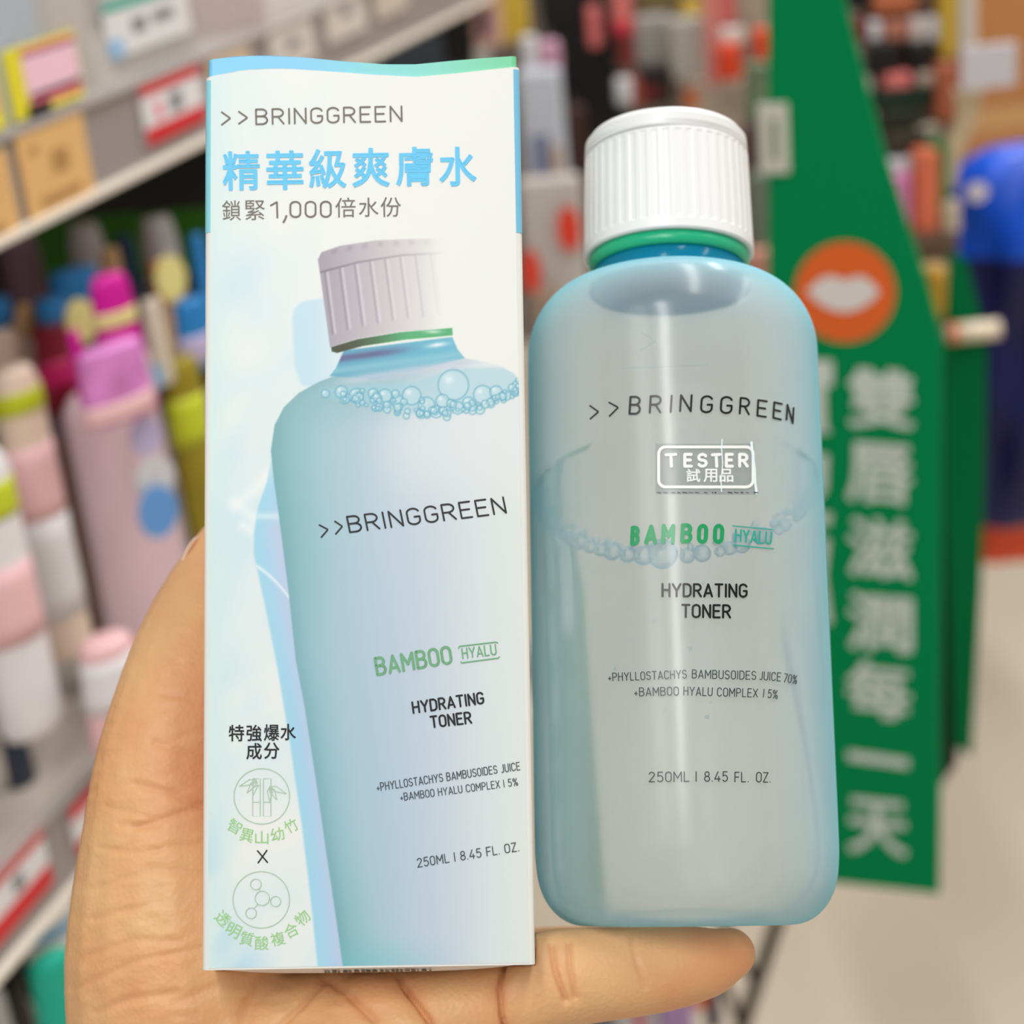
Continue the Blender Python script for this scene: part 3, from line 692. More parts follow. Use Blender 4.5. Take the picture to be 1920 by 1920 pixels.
# clear tester sticker
bt2 = lambda px, py, e=0: cyl_hit(px, py, 0.0334, 0.00008)
k = Ink(bt2); n = 24
top = [(1229 + (1413 - 1229) * i / n, 831 + 1.5 * math.sin(math.pi * i / n)) for i in range(n + 1)]; bot = [(1229 + (1418 - 1229) * i / n, 926 + 1.5 * i / n) for i in range(n + 1)]
k._add(top + bot, [(i, n + 1 + i, n + 2 + i, i + 1) for i in range(n)])
m_st = mat('clear_sticker_film', (140, 148, 150), 0.25, 0.5, 0.0, alpha=0.4)
sticker = k.build('tester_sticker', m_st, bottle); sticker['label'] = 'clear sticker with a white TESTER frame'
k = Ink(bt)
def rrect(x0, y0, x1, y1, r):
    out = []
    for cx, cy, a0 in ((x1 - r, y0 + r, -90), (x1 - r, y1 - r, 0), (x0 + r, y1 - r, 90), (x0 + r, y0 + r, 180)):
        out += [(cx + r * math.cos(math.radians(a0 + t)), cy + r * math.sin(math.radians(a0 + t))) for t in range(0, 91, 15)]
    full = []
    for a, b in zip(out, out[1:] + out[:1]):
        n = max(1, int(math.hypot(b[0] - a[0], b[1] - a[1]) / 8)); full += [(a[0] + (b[0] - a[0]) * i / n, a[1] + (b[1] - a[1]) * i / n) for i in range(n)]
    return full
k.ribbon(rrect(1235, 838, 1412, 913, 13), 5.5, True)
for ch, x0, x1 in [('T', 1247, 1271), ('E', 1281, 1299), ('S', 1307, 1327), ('T', 1334, 1354), ('E', 1359, 1376), ('R', 1384, 1404)]: k.text(ch, (x0, 877 if ch != 'T' else 878), (x1, 877), 28, 0.02)
for ch, x in (('試', 1287), ('用', 1319), ('品', 1349)): k.text(ch, (x, 904), (x + 26, 904), 25, 0.018)
k.build('tester_print', mat('white_print', (236, 238, 236), 0.4, 0.4, 0.0), sticker)
m_cr = mat('sticker_crease_white', (225, 240, 245), 0.2, 0.6, 0.0)
k = Ink(bt); k.ribbon([(1354, 823), (1353, 840), (1355, 870), (1352, 900), (1353, 925)], 2.0); k.ribbon([(1409, 828), (1411, 850), (1415, 880), (1416, 905), (1419, 927)], 4.5); k.build('crease', m_cr, sticker)
k = Ink(bt); x = 1232
while x < 1415: wd = rb.uniform(2, 12); k.ribbon([(x, 923), (x + wd, 924)], rb.uniform(1, 2.4)); x += wd + rb.uniform(2, 10)
k.build('sticker_fine_print', m_gk, sticker)
# embossed chevron and mould line
k = Ink(lambda a, b, e=0: cyl_hit(a, b, 0.0335, 0.0001 + e)); k.ribbon([(1203, 624), (1229, 639)], 2.2); k.ribbon([(1229, 639), (1200, 657)], 2.2); k.line((1165, 690), (1330, 684), 1.6, 20)
k.build('embossed_mark', mat('embossed_plastic', (150, 176, 184), 0.25, 0.6, 0.0, alpha=0.35), bottle)
# ------------------------------------------------------------------ the hand
def cp(px, py, d): return np.array([(px - 960) / FPX * d, -(py - 960) / FPX * d, -d])
def chain(bm, pts, rads, n=20, step=0.003):
    """tapered tube with round ends through camera-space joints"""
    pts = [np.array(p, float) for p in pts]
    sp_ = []
    for i in range(len(pts) - 1):
        p0, p1, p2, p3 = pts[max(i - 1, 0)], pts[i], pts[i + 1], pts[min(i + 2, len(pts) - 1)]
        r0, r1, r2, r3 = rads[max(i - 1, 0)], rads[i], rads[i + 1], rads[min(i + 2, len(pts) - 1)]
        m = max(3, int(np.linalg.norm(p2 - p1) / step))
        for q in range(m):
            t = q / m; c = lambda a, b, c_, d: 0.5 * (2 * b + (c_ - a) * t + (2 * a - 5 * b + 4 * c_ - d) * t * t + (-a + 3 * b - 3 * c_ + d) * t ** 3)
            sp_.append((c(p0, p1, p2, p3), c(r0, r1, r2, r3)))
    sp_.append((pts[-1], rads[-1]))
    # round ends
    d0 = _n(sp_[0][0] - sp_[1][0]); d1 = _n(sp_[-1][0] - sp_[-2][0])
    pre = [(sp_[0][0] + d0 * sp_[0][1] * math.sin(a), sp_[0][1] * math.cos(a)) for a in (1.45, 1.2, 0.9, 0.6, 0.3)]
    post = [(sp_[-1][0] + d1 * sp_[-1][1] * math.sin(a), sp_[-1][1] * math.cos(a)) for a in (0.3, 0.6, 0.9, 1.2, 1.45)]
    S = pre + sp_ + post; ref = np.array([0.1, 0.2, 1.0]); rows = []
    for i, (p, r) in enumerate(S):
        t = _n(S[min(i + 1, len(S) - 1)][0] - S[max(i - 1, 0)][0]); u = ref - t * (ref @ t); u = _n(u); v = np.cross(t, u); ref = u
        rows.append([bm.verts.new(Vector(p + (u * math.cos(2 * math.pi * k / n) + v * math.sin(2 * math.pi * k / n)) * r)) for k in range(n)])
    for a, b in zip(rows[:-1], rows[1:]):
        for k in range(n): bm.faces.new((a[k], a[(k + 1) % n], b[(k + 1) % n], b[k]))
    bm.faces.new(rows[0][::-1]); bm.faces.new(rows[-1])
bm = bmesh.new()
# thumb
chain(bm, [cp(430, 2080, .388), cp(352, 1790, .386), cp(318, 1500, .388), cp(342, 1330, .394), cp(376, 1190, .404), cp(420, 1070, .418), cp(455, 1000, .428)], [.0325, .0270, .0180, .0156, .0134, .0104, .0082])
# palm and the little-finger side (heel), toward the wrist
chain(bm, [cp(470, 2330, .375), cp(420, 2090, .374), cp(520, 1965, .372), cp(640, 1940, .371)], [.030, .031, .0158, .0145])
chain(bm, [cp(560, 2330, .370), cp(600, 2090, .368), cp(700, 1975, .366), cp(800, 1930, .366)], [.030, .026, .0155, .0125])
# fingers: little finger nearest, the others side by side behind it under the bottle
bdir = np.array(tA[:, 1])
def off(p, k_, drop=0.0): return p + bdir * k_ - tA[:, 2] * drop
little = [cp(700, 1938, .366), cp(850, 1906, .367), cp(985, 1856, .369), cp(1070, 1832, .371), cp(1160, 1824, .372), cp(1250, 1815, .373), cp(1330, 1802, .3735), cp(1368, 1788, .374)]
lr = [.0128, .0114, .0106, .0102, .0096, .0089, .0074, .0056]
chain(bm, little, lr)
for i, (k_, sx, ln) in enumerate([(0.0175, -50, 1.0), (0.0350, -85, 1.0), (0.052, -150, 0.98)]):
    base = [cp(620 + sx, 1930, .366), cp(800 + sx, 1905, .367), cp(985 + sx * .6, 1850, .369), cp(1090 + sx * .5, 1822, .371), cp(1170 + sx * .5, 1812, .372), cp(1240 + sx * .6, 1802, .373), cp(1290 + sx * .6, 1794, .3735)]
    chain(bm, [off(p, k_, 0.0004) for p in base], [.0140, .0118, .0102, .0090, .0082, .0074, .0056])
# metacarpal mass joining the finger bases to the thumb, behind
chain(bm, [off(cp(560, 2060, .372), .018), off(cp(560, 1960, .370), .020), off(cp(620, 1925, .370), .020)], [.030, .019, .0150])
chain(bm, [off(cp(480, 2000, .376), .034), off(cp(500, 1950, .372), .040), off(cp(560, 1925, .370), .045)], [.028, .019, .0148])
# wrist and forearm going down out of the picture
chain(bm, [cp(520, 2330, .374), cp(545, 2600, .372), cp(580, 3000, .368)], [.033, .027, .029])
me = bpy.data.meshes.new('hand'); bmesh.ops.recalc_face_normals(bm, faces=bm.faces); bm.to_mesh(me); bm.free()
ho = bpy.data.objects.new('hand_tmp', me); COL.objects.link(ho)
rm = ho.modifiers.new('r', 'REMESH'); rm.mode = 'VOXEL'; rm.voxel_size = 0.0005
sm = ho.modifiers.new('s', 'SMOOTH'); sm.factor = 0.5; sm.iterations = 40
dg = bpy.context.evaluated_depsgraph_get(); dg.update()
hm = bpy.data.meshes.new_from_object(ho.evaluated_get(dg)); bpy.data.objects.remove(ho); hm.name = 'hand'
N = len(hm.vertices); co = np.empty(N * 3); hm.vertices.foreach_get('co', co); co = co.reshape(-1, 3)
no = np.empty(N * 3); hm.vertex_normals.foreach_get('vector', no); no = no.reshape(-1, 3)
hx = 960 + FPX * co[:, 0] / -co[:, 2]; hy = 960 - FPX * co[:, 1] / -co[:, 2]
facing = np.clip(no[:, 2] * 2.0, 0, 1)
disp = np.zeros(N)
def crease(pts, wd, dep):
    """press a groove along a pixel polyline into the camera-facing skin"""
    global disp
    dist = np.full(N, 1e9)
    for a, b in zip(pts[:-1], pts[1:]):
        a = np.array(a, float); b = np.array(b, float); d = b - a; t = np.clip(((hx - a[0]) * d[0] + (hy - a[1]) * d[1]) / (d @ d), 0, 1)
        dist = np.minimum(dist, np.hypot(hx - a[0] - t * d[0], hy - a[1] - t * d[1]))
    disp -= dep * np.exp(-(dist / wd) ** 2) * facing * (co[:, 2] > -0.384 - 0.02 * (hx < 520))
crease([(735, 1805), (762, 1850), (800, 1905), (830, 1960)], 5, .0022); crease([(735, 1805), (762, 1850), (800, 1905), (830, 1960)], 22, .0010)
crease([(944, 1800), (936, 1850), (942, 1905), (956, 1960)], 4.5, .0020); crease([(944, 1800), (936, 1850), (942, 1905), (956, 1960)], 18, .0008)
crease([(1034, 1772), (1042, 1820), (1062, 1878)], 5, .0012); crease([(1066, 1765), (1070, 1815), (1080, 1872)], 4.5, .0009); crease([(1050, 1770), (1056, 1815), (1070, 1870)], 20, .0005)
crease([(1185, 1755), (1192, 1800), (1210, 1850)], 6, .0004)
crease([(580, 1805), (640, 1850), (700, 1910)], 8, .0010); crease([(580, 1805), (640, 1850), (700, 1910)], 28, .0008)
crease([(610, 1830), (570, 1880), (520, 1930)], 7, .0009); crease([(500, 1835), (470, 1880), (455, 1930)], 14, .0008)
for pts, wd, dp in [([(255, 1470), (310, 1484), (385, 1514)], 8, .0010), ([(250, 1552), (300, 1537), (385, 1508)], 8, .0010), ([(225, 1546), (300, 1550)], 6, .0006), ([(200, 1512), (275, 1530)], 6, .0005),
                    ([(190, 1660), (290, 1630), (385, 1640)], 8, .0006), ([(150, 1795), (250, 1762), (340, 1765)], 8, .0006), ([(180, 1898), (250, 1870), (330, 1862)], 9, .0010), ([(290, 1392), (350, 1412), (390, 1420)], 8, .0007), ([(135, 1855), (260, 1800), (375, 1778)], 7, .0006), ([(175, 1722), (300, 1690)], 7, .0005), ([(300, 1300), (390, 1320)], 7, .0004), ([(185, 1590), (260, 1598), (380, 1580)], 7, .0005), ([(330, 1880), (400, 1850), (480, 1845)], 10, .0008)]:
    crease(pts, wd, dp * 0.5)
disp += 0.00028 * (vnoise(hx / 26 + hy / 90, hy / 14, 31) - 0.5) * facing * (hx < 640)     # fine skin folds over the thumb base
co += no * disp[:, None]
# flesh pressed flat where it bears on the carton and on the bottle's foot
L = (co - bO) @ bA; ins = (np.abs(L[:, 0]) < BW / 2 + .0002) & (L[:, 1] > -.0002) & (L[:, 1] < BD + .0002) & (L[:, 2] > -.0021) & (L[:, 2] < .19)
dl = L[:, 0] + BW / 2 + .0002; db = L[:, 2] + .0021; dk = BD + .0002 - L[:, 1]
a1 = ins & (dl <= db) & (dl <= dk); a2 = ins & ~a1 & (db <= dk); a3 = ins & ~a1 & ~a2
L[a1, 0] = -BW / 2 - .0002; L[a2, 2] = -.0021; L[a3, 1] = BD + .0002; co = L @ bA.T + bO
L = (co - tO) @ tA; ins = (np.hypot(L[:, 0], L[:, 1]) < .0325) & (L[:, 2] > -.0002) & (L[:, 2] < .03)
L[ins, 2] = -.0002; co = L @ tA.T + tO
world_h = (R @ co.T).T + CAM
hb = CAM + R @ cp(520, 2250, .372)
hm.vertices.foreach_set('co', (world_h - hb).astype(np.float32).ravel()); hm.update()
hand = bpy.data.objects.new('hand', hm); COL.objects.link(hand); hand.location = Vector(hb)
tag(hand, 'open hand holding up the carton and the toner bottle, thumb behind the carton', 'hand')
flush_shade = np.clip(0.3 * sst(1180, 1330, hx) * sst(1700, 1760, hy) + 0.55 * sst(250, 400, hx) * sst(1650, 1450, hy) * sst(1150, 1300, hy) + np.clip(-disp / .0016, 0, 1) * 0.4 + 0.35 * vnoise(hx / 60, hy / 60, 9), 0, 1)  # fingertip flush, crease pigment and mottling, plus shade painted in beside the carton
fa = hm.attributes.new('flush_shade', 'FLOAT', 'POINT'); fa.data.foreach_set('value', flush_shade.astype(np.float32))
hm.polygons.foreach_set('use_smooth', [True] * len(hm.polygons))
ms = bpy.data.materials.new('skin'); ms.use_nodes = True; nt = ms.node_tree; b = nt.nodes['Principled BSDF']
tc = nt.nodes.new('ShaderNodeTexCoord')
nz = nt.nodes.new('ShaderNodeTexNoise'); nz.inputs['Scale'].default_value = 38; nz.inputs['Detail'].default_value = 4
cr = nt.nodes.new('ShaderNodeValToRGB'); cr.color_ramp.elements[0].position = 0.3; cr.color_ramp.elements[1].position = 0.7
cr.color_ramp.elements[0].color = rgb(228, 184, 134); cr.color_ramp.elements[1].color = rgb(224, 168, 116)
nt.links.new(tc.outputs['Object'], nz.inputs['Vector']); nt.links.new(nz.outputs['Fac'], cr.inputs[0])
at2 = nt.nodes.new('ShaderNodeAttribute'); at2.attribute_name = 'flush_shade'; mxf = nt.nodes.new('ShaderNodeMix'); mxf.data_type = 'RGBA'; mxf.inputs[7].default_value = rgb(212, 130, 92)
mlt = nt.nodes.new('ShaderNodeMath'); mlt.operation = 'MULTIPLY'; mlt.inputs[1].default_value = 0.75; nt.links.new(at2.outputs['Fac'], mlt.inputs[0])
nt.links.new(mlt.outputs[0], mxf.inputs[0]); nt.links.new(cr.outputs[0], mxf.inputs[6]); nt.links.new(mxf.outputs[2], b.inputs['Base Color'])
b.inputs['Roughness'].default_value = 0.48; b.inputs['Specular IOR Level'].default_value = 0.35
b.inputs['Subsurface Weight'].default_value = 0.25; b.inputs['Subsurface Radius'].default_value = (1.0, 0.35, 0.2); b.inputs['Subsurface Scale'].default_value = 0.004
n2_ = nt.nodes.new('ShaderNodeTexNoise'); n2_.inputs['Scale'].default_value = 420; n2_.inputs['Detail'].default_value = 3
vo = nt.nodes.new('ShaderNodeTexVoronoi'); vo.inputs['Scale'].default_value = 900
mxx = nt.nodes.new('ShaderNodeMath'); mxx.operation = 'ADD'; nt.links.new(n2_.outputs['Fac'], mxx.inputs[0]); nt.links.new(vo.outputs['Distance'], mxx.inputs[1])
nt.links.new(tc.outputs['Object'], n2_.inputs['Vector']); nt.links.new(tc.outputs['Object'], vo.inputs['Vector'])
bp = nt.nodes.new('ShaderNodeBump'); bp.inputs['Strength'].default_value = 0.22; bp.inputs['Distance'].default_value = 0.0004
nt.links.new(mxx.outputs[0], bp.inputs['Height']); nt.links.new(bp.outputs[0], b.inputs['Normal'])
hm.materials.clear(); hm.materials.append(ms)

# thumbnail seen nearly edge on
bm = bmesh.new(); bmesh.ops.create_uvsphere(bm, u_segments=24, v_segments=12, radius=1.0)
ax = _n([-56, -129, 0]); ou = _n([-129, 56, -40]); th_ = np.cross(ax, ou); c0 = cp(349, 1062, .414)
for v in bm.verts: v.co = Vector((R @ (c0 + ax * v.co.z * .0078 + ou * (v.co.x * .0011 - .0012 * v.co.y ** 2) + th_ * v.co.y * .0058)) + CAM - hb)
tn = bm_obj('thumbnail', bm, mat('fingernail', (232, 196, 172), 0.25, 0.5, 0.03), hand, True)
# ------------------------------------------------------------------ left gondola (its front edge runs along X = XS)
XS = -0.5
m_rail = mat('grey_price_rail', (150, 141, 138), 0.35, 0.4, 0.04, 6)
m_metal = mat('pale_enamelled_metal', (214, 202, 190), 0.35, 0.5, 0.03, 3)
m_lip = mat('bright_metal_lip', (240, 230, 216), 0.18, 0.6, 0.0)
m_dark = mat('shelf_shade_black', (20, 17, 17), 0.7, 0.2, 0.1, 5)  # near-black colour puts the shade between the goods into the back panel
m_acr = mat('clear_acrylic_fence', (214, 210, 208), 0.12, 0.5, 0.0, alpha=0.42)
Y0, Y1 = 0.2, 1.62
def shelf(zl, zr, label, fence=0.0):
    """zl: bottom of the front lip, zr: top of the price rail"""
    e = empty('gondola_shelf', at((XS, 0, zl)), label, 'shelf', 'long shelves of the left gondola')
    h = zr - zl
    box_obj('shelf_board', (-0.258, -0.004, Y0, Y1, 0.006, 0.026), m_metal, e)
    box_obj('front_lip', (-0.006, 0.004, Y0, Y1, 0.0, 0.005), m_lip, e, 0.001)
    r_ = box_obj('price_rail', (-0.004, 0.0, Y0, Y1, 0.005, h), m_rail, e, 0.0006)
    box_obj('rail_edge', (-0.004, 0.003, Y0, Y1, h - 0.003, h + 0.0005), mat('rail_edge_grey', (168, 160, 156), 0.3, 0.5, 0.0), r_, 0.0006)
    if fence: box_obj('acrylic_fence', (-0.0035, -0.0015, Y0, Y1, h, h + fence), m_acr, e)
    return e
shelf(1.255, 1.306, 'long grey upper shelf with price rail and clear fence', 0.105)
shelf(0.910, 0.964, 'long lower shelf with grey price rail under the tubes')
shelf(0.560, 0.612, 'lowest shelf at the bottom left, mostly out of the picture')
bp_ = box_obj('gondola_back_panel', (XS - 0.29, XS - 0.26, Y0, Y1, 0.0, 1.75), m_dark); tag(bp_, 'back panel behind the left shelves, blackened to stand for shade', 'panel')

def card_on(px, py, pxr, pyb, x, name, label, cat, group, base, bands, marks=(), thick=0.0012):
    """a small card standing in front of the plane X = x; given by photo pixels of its top left, right edge and bottom"""
    a = hitX(px, py, x); b = hitX(pxr, py, x); c = hitX(px, pyb, x)
    y0, y1 = a[1], hitX(pxr, (py + pyb) / 2 - 0.42 * (pxr - px), x)[1]; z1, z0 = a[2], c[2]
    wd, h = y1 - y0, z1 - z0
    e = empty(name, at((x, y0, z0), 90), label, cat, group)
    box_obj('card', (0, wd, 0, thick, 0, h), base, e)
    for q, (u0, u1, v0, v1, m) in enumerate(bands):
        box_obj('printed_band', (u0 * wd, u1 * wd, -0.0004, 0.0002, v0 * h, v1 * h), m, e)
    for (u0, u1, v0, v1, m) in marks:
        box_obj('printed_figure', (u0 * wd, u1 * wd, -0.0006, 0.0, v0 * h, v1 * h), m, e, 0.0001)
    return e
m_tan = mat('tan_card', (222, 176, 116), 0.5, 0.3, 0.05, 30); m_tan2 = mat('tan_ink', (176, 132, 82), 0.5, 0.3, 0.05)
m_red = mat('red_card_print', (206, 44, 52), 0.45, 0.3, 0.02); m_wht = mat('white_card', (222, 220, 222), 0.45, 0.3, 0.02); m_gy = mat('grey_ink', (120, 120, 124), 0.5, 0.3, 0.05)
m_yel = mat('yellow_card', (226, 214, 50), 0.45, 0.3, 0.03); m_pk = mat('pink_print', (236, 120, 140), 0.45, 0.3, 0.05); m_pale = mat('pale_pink_print', (240, 196, 214), 0.45, 0.3, 0.03)
m_bei = mat('beige_card', (206, 196, 186), 0.5, 0.3, 0.03); m_blk = mat('black_ink', (30, 24, 22), 0.5, 0.3, 0.0)
m_teal = mat('teal_print', (40, 168, 150), 0.45, 0.3, 0.03); m_lbl = mat('pale_blue_print', (150, 190, 226), 0.45, 0.3, 0.05)
G1 = 'price cards on the upper shelf rail'
xf = XS + 0.0022
card_on(26, 252, 166, 434, xf, 'price_card', 'tan price card on the upper rail, below the yellow card', 'price card', G1, m_tan, [], [(.45, .68, .42, .66, m_tan2), (.2, .8, .1, .2, m_tan2), (.16, .26, .72, .8, m_tan2)])
card_on(-90, 318, 26, 498, xf, 'price_card', 'tan price card cut by the left picture edge', 'price card', G1, m_tan, [], [(.4, .7, .1, .2, m_tan2)])
card_on(258, 155, 380, 285, xf, 'price_card', 'red and white price tag on the upper rail left of the carton', 'price card', G1, m_wht, [(0, 1, .76, 1, m_red), (0, 1, 0, .26, m_red)], [(.45, .62, .36, .66, m_gy), (.2, .3, .36, .6, m_pk)])
card_on(388, 108, 470, 200, xf, 'price_card', 'beige price card just above the carton lid at left', 'price card', G1, mat('sand_card', (206, 184, 158), 0.5, 0.3, 0.03), [], [])
card_on(500, 52, 588, 150, xf, 'price_card', 'off-white price card above the middle of the carton', 'price card', G1, m_bei, [], [(.4, .62, .4, .6, m_gy)])
card_on(606, 4, 684, 90, xf, 'price_card', 'off-white price card between two others above the carton', 'price card', G1, m_bei, [], [(.4, .62, .5, .72, m_gy)])
card_on(698, -36, 762, 44, xf, 'price_card', 'off-white price card farthest along the upper rail', 'price card', G1, mat('oat_card', (200, 186, 172), 0.5, 0.3, 0.03), [], [])
xg = XS + 0.0006
card_on(4, 98, 146, 240, xg, 'promotion_card', 'yellow and pink promotion card on the clear fence', 'sign', None, m_yel, [(.22, .98, .22, .88, m_pale), (.22, .98, .84, .94, m_pk), (.24, .98, .12, .30, m_pk)], [(.18, .5, -.02, .16, m_blk)])
card_on(-120, 150, 0, 290, xg, 'promotion_card', 'yellow promotion card cut by the left picture edge', 'sign', None, m_yel, [(.2, .9, .3, .7, m_pk)], [])
card_on(190, 10, 350, 120, xg, 'promotion_card', 'white card with teal heading on the clear fence', 'sign', None, m_wht, [(0, 1, .84, 1, m_teal), (0, .16, 0, .34, m_lbl)], [(.3, .45, .35, .6, m_gy), (.55, .8, .42, .6, m_gy)])
G3 = 'price tags on the lower shelf rail'
card_on(-70, 1700, 111, 1850, xf, 'price_card', 'red and white price tag on the lower rail at the left edge', 'price card', G3, m_wht, [(0, 1, .76, 1, m_red), (0, 1, 0, .32, m_red)], [(.55, .68, .42, .64, m_gy)])
card_on(128, 1520, 260, 1630, xf, 'price_card', 'red and white price tag on the lower rail, half hidden by the hand', 'price card', G3, m_wht, [(0, 1, .74, 1, m_red), (0, 1, 0, .26, m_red)], [])

# ---- goods
def spot(px, pyb, z, xmax=XS - 0.012):
    p = hitZ(px, pyb, z)
    return p
def size(b, pyt, wpx):
    h = height_to(b, pyt); d = proj(b)[2]; return h, wpx * d / FPX
def stand(px, pyb, pyt, depth):
    """foot point and height of an upright thing whose middle shows at px"""
    q = px
    for _ in range(4):
        b = P(q, pyb, depth); h = max(height_to(b, pyt), 0.003); q += px - proj(b + np.array([0, 0, h / 2]))[0]
    return P(q, pyb, depth), h
def tube(px, pyb, pyt, wpx, depth, name, label, cat, mb, mcap=None, bands=(), group=None, rz=70, up_cap=True, flat=0.55, capf=0.12, topf=0.8):
    """soft squeeze tube or bottle: rounded oval section, cap at the top or foot, printed bands as parts"""
    b, h = stand(px, pyb, pyt, depth); wd = wpx * depth / FPX; r = wd / 2
    if name == 'bottle_top' and b[2] > 0.9365: h += b[2] - 0.9365; b = np.array([b[0], b[1], 0.9365])
    e = empty(name, at(b, rz), label, cat, group)
    n = 28
    def loft(nm, zs, m, grow=0.0, parent=e):
        V = []; Fc = []
        for (z, sx, sy) in zs:
            for i in range(n):
                a = 2 * math.pi * i / n; V.append(((r * sx + grow) * math.cos(a), (r * sy + grow) * math.sin(a), z))
        for j in range(len(zs) - 1):
            for i in range(n): Fc.append((j * n + i, j * n + (i + 1) % n, (j + 1) * n + (i + 1) % n, (j + 1) * n + i))
        Fc.append(tuple(range(n))[::-1]); Fc.append(tuple(range((len(zs) - 1) * n, len(zs) * n)))
        return mesh_obj(nm, V, Fc, m, parent, True)
    ch = h * capf if mcap else 0
    z0, z1 = (0, h - ch) if up_cap else (ch, h)
    def sec(t):                                           # 0 foot .. 1 top of the body
        s = 1 - (1 - topf) * t; f = flat + (0.0 if up_cap else -0.25 * t)
        if t < 0.05: k = 0.80 + 0.2 * math.sin(t / 0.05 * math.pi / 2); return s * k, f * k
        if t > 0.93: k = 0.72 + 0.28 * math.cos((t - 0.93) / 0.07 * math.pi / 2); return s * k, f * k
        return s, f
    ts = [0, .01, .025, .05, .2, .4, .6, .8, .9, .93, .96, .985, 1]
    loft('tube_body', [(z0 + (z1 - z0) * t,) + sec(t) for t in ts], mb)
    if mcap:
        cz0, cz1 = (z1, h) if up_cap else (0, z0); k = 0.62 if up_cap else 0.8
        loft('cap', [(cz0, k * topf if up_cap else k, k * .6), (cz0 + (cz1 - cz0) * .85, k * topf if up_cap else k, k * .6), (cz1, k * .85 * (topf if up_cap else 1), k * .5)], mcap)
    for (t0, t1, m) in bands:
        tt = [t0 + (t1 - t0) * q / 4 for q in range(5)]
        loft('label_band', [(z0 + (z1 - z0) * t,) + sec(min(max(t, .051), .929)) for t in tt], m, 0.0006)
    return e
def mm(n, c, rough=0.35, var=0.08, sc_=25): return mat(n, c, rough, 0.45, var, sc_)
cream = mm('cream_plastic', (232, 208, 190)); white_p = mm('white_plastic', (230, 226, 230)); pinkp = mm('soft_pink_plastic', (236, 190, 192)); lilac = mm('lilac_plastic', (214, 184, 194), 0.3, 0.06)
mag = mm('magenta_plastic', (206, 10, 150)); wine = mm('wine_red_plastic', (128, 18, 40)); blue = mm('cap_blue_plastic', (34, 126, 196)); dblue = mm('deep_blue_plastic', (30, 44, 90))
olive = mm('olive_yellow_plastic', (150, 134, 30), 0.35, 0.3, 40); cap_g = mm('translucent_grey_plastic', (176, 172, 176)); tanp = mm('tan_plastic', (190, 152, 110)); lime = mm('lime_plastic', (196, 204, 40)); ltblue = mm('sky_blue_plastic', (110, 170, 214))
stick = mm('pale_yellow_sticker', (222, 210, 140)); redp = mm('bright_red_plastic', (226, 60, 80)); orng = mm('orange_plastic', (206, 120, 40)); black = mm('black_plastic', (20, 16, 18), 0.4, 0.1); brown = mm('brown_plastic', (110, 66, 52)); purple = mm('purple_plastic', (120, 70, 130)); lav = mm('lavender_plastic', (186, 174, 210))
dkred = mm('dark_red_plastic', (110, 30, 34)); tealp = mm('teal_plastic', (20, 172, 146)); gyw = mm('grey_white_plastic', (206, 204, 208)); pinkred = mm('coral_pink_plastic', (226, 120, 116)); ored = mm('orange_red_plastic', (228, 74, 40)); beige = mm('beige_plastic', (200, 180, 156)); sage = mm('sage_green_plastic', (120, 138, 104)); yel = mm('mustard_yellow_plastic', (206, 172, 60))
GT = 'squeeze tubes on the lower shelf'
tube(78, 1225, 690, 105, 1.0, 'squeeze_tube', 'pale pink tube with grey lettering second from the left edge', 'tube', cream, None, [(.15, .5, white_p), (.5, .75, pinkp), (.86, .93, lime)], GT, 66, topf=0.95)
tube(8, 1370, 850, 135, 0.94, 'squeeze_tube', 'white and pink tube standing at the left edge of the lower shelf', 'tube', white_p, None, [(.35, .62, pinkp), (.78, .9, lime)], GT, 66, topf=0.95)
tube(5, 790, 560, 150, 1.02, 'pouch', 'cream pouch with blue cap above the white and pink tubes', 'pouch', cream, blue, [(.1, .25, pinkp)], GT, 66, capf=0.22)
tube(252, 1275, 720, 205, 1.09, 'squeeze_tube', 'long lilac tube with purple and blue label in the middle of the lower shelf', 'tube', lilac, redp, [], GT, 66, up_cap=False, capf=0.07, topf=0.98)
def patch(parent_pt, px, py, wpx, hpx, depth, m, name, label, cat, group=None, rz=66, round_=True):
    b = P(px, py + hpx / 2, depth); wd = wpx * depth / FPX; h = hpx * depth / FPX
    bm = bmesh.new()
    bmesh.ops.create_cone(bm, cap_ends=True, segments=28, radius1=0.5, radius2=0.5, depth=1.0, matrix=Matrix.Rotation(math.pi / 2, 4, 'X'))
    for v in bm.verts: v.co = Vector((v.co.x * wd, v.co.y * 0.002, (v.co.z + 0.5) * h))
    o = bm_obj(name, bm, m); o.matrix_world = at(b, rz); return tag(o, label, cat, group)
GS = 'round hanging stickers among the tubes'
tube(216, 786, 645, 160, 0.95, 'pouch', 'pale pink pouch with magenta left side below the magenta top', 'pouch', mm('pink_lilac_film', (226, 130, 200), 0.3, 0.55, 60), None, [(.05, .3, pinkp)], GT, 66, flat=.3, topf=.9)
tube(150, 760, 620, 30, 0.94, 'pouch', 'narrow magenta fold at the left of the pale pink pouch', 'pouch', mag, None, [], GT, 66, flat=.5)
tube(226, 780, 515, 125, 0.97, 'pouch', 'magenta and white pouch with pale top in front of the lilac tube', 'pouch', mag, None, [(.12, .42, lilac), (.66, .76, stick)], GT, 66, flat=.35, topf=.62)
tube(112, 765, 560, 120, 1.02, 'pouch', 'wine red pouch left of the magenta one', 'pouch', wine, blue, [(.3, .6, mm('raspberry_plastic', (190, 14, 96)))], GT, 66, flat=.35, capf=.2)
patch(None, 160, 600, 66, 84, 0.975, stick, 'round_sticker', 'pale yellow round sticker left of the magenta pouch', 'sticker', GS)
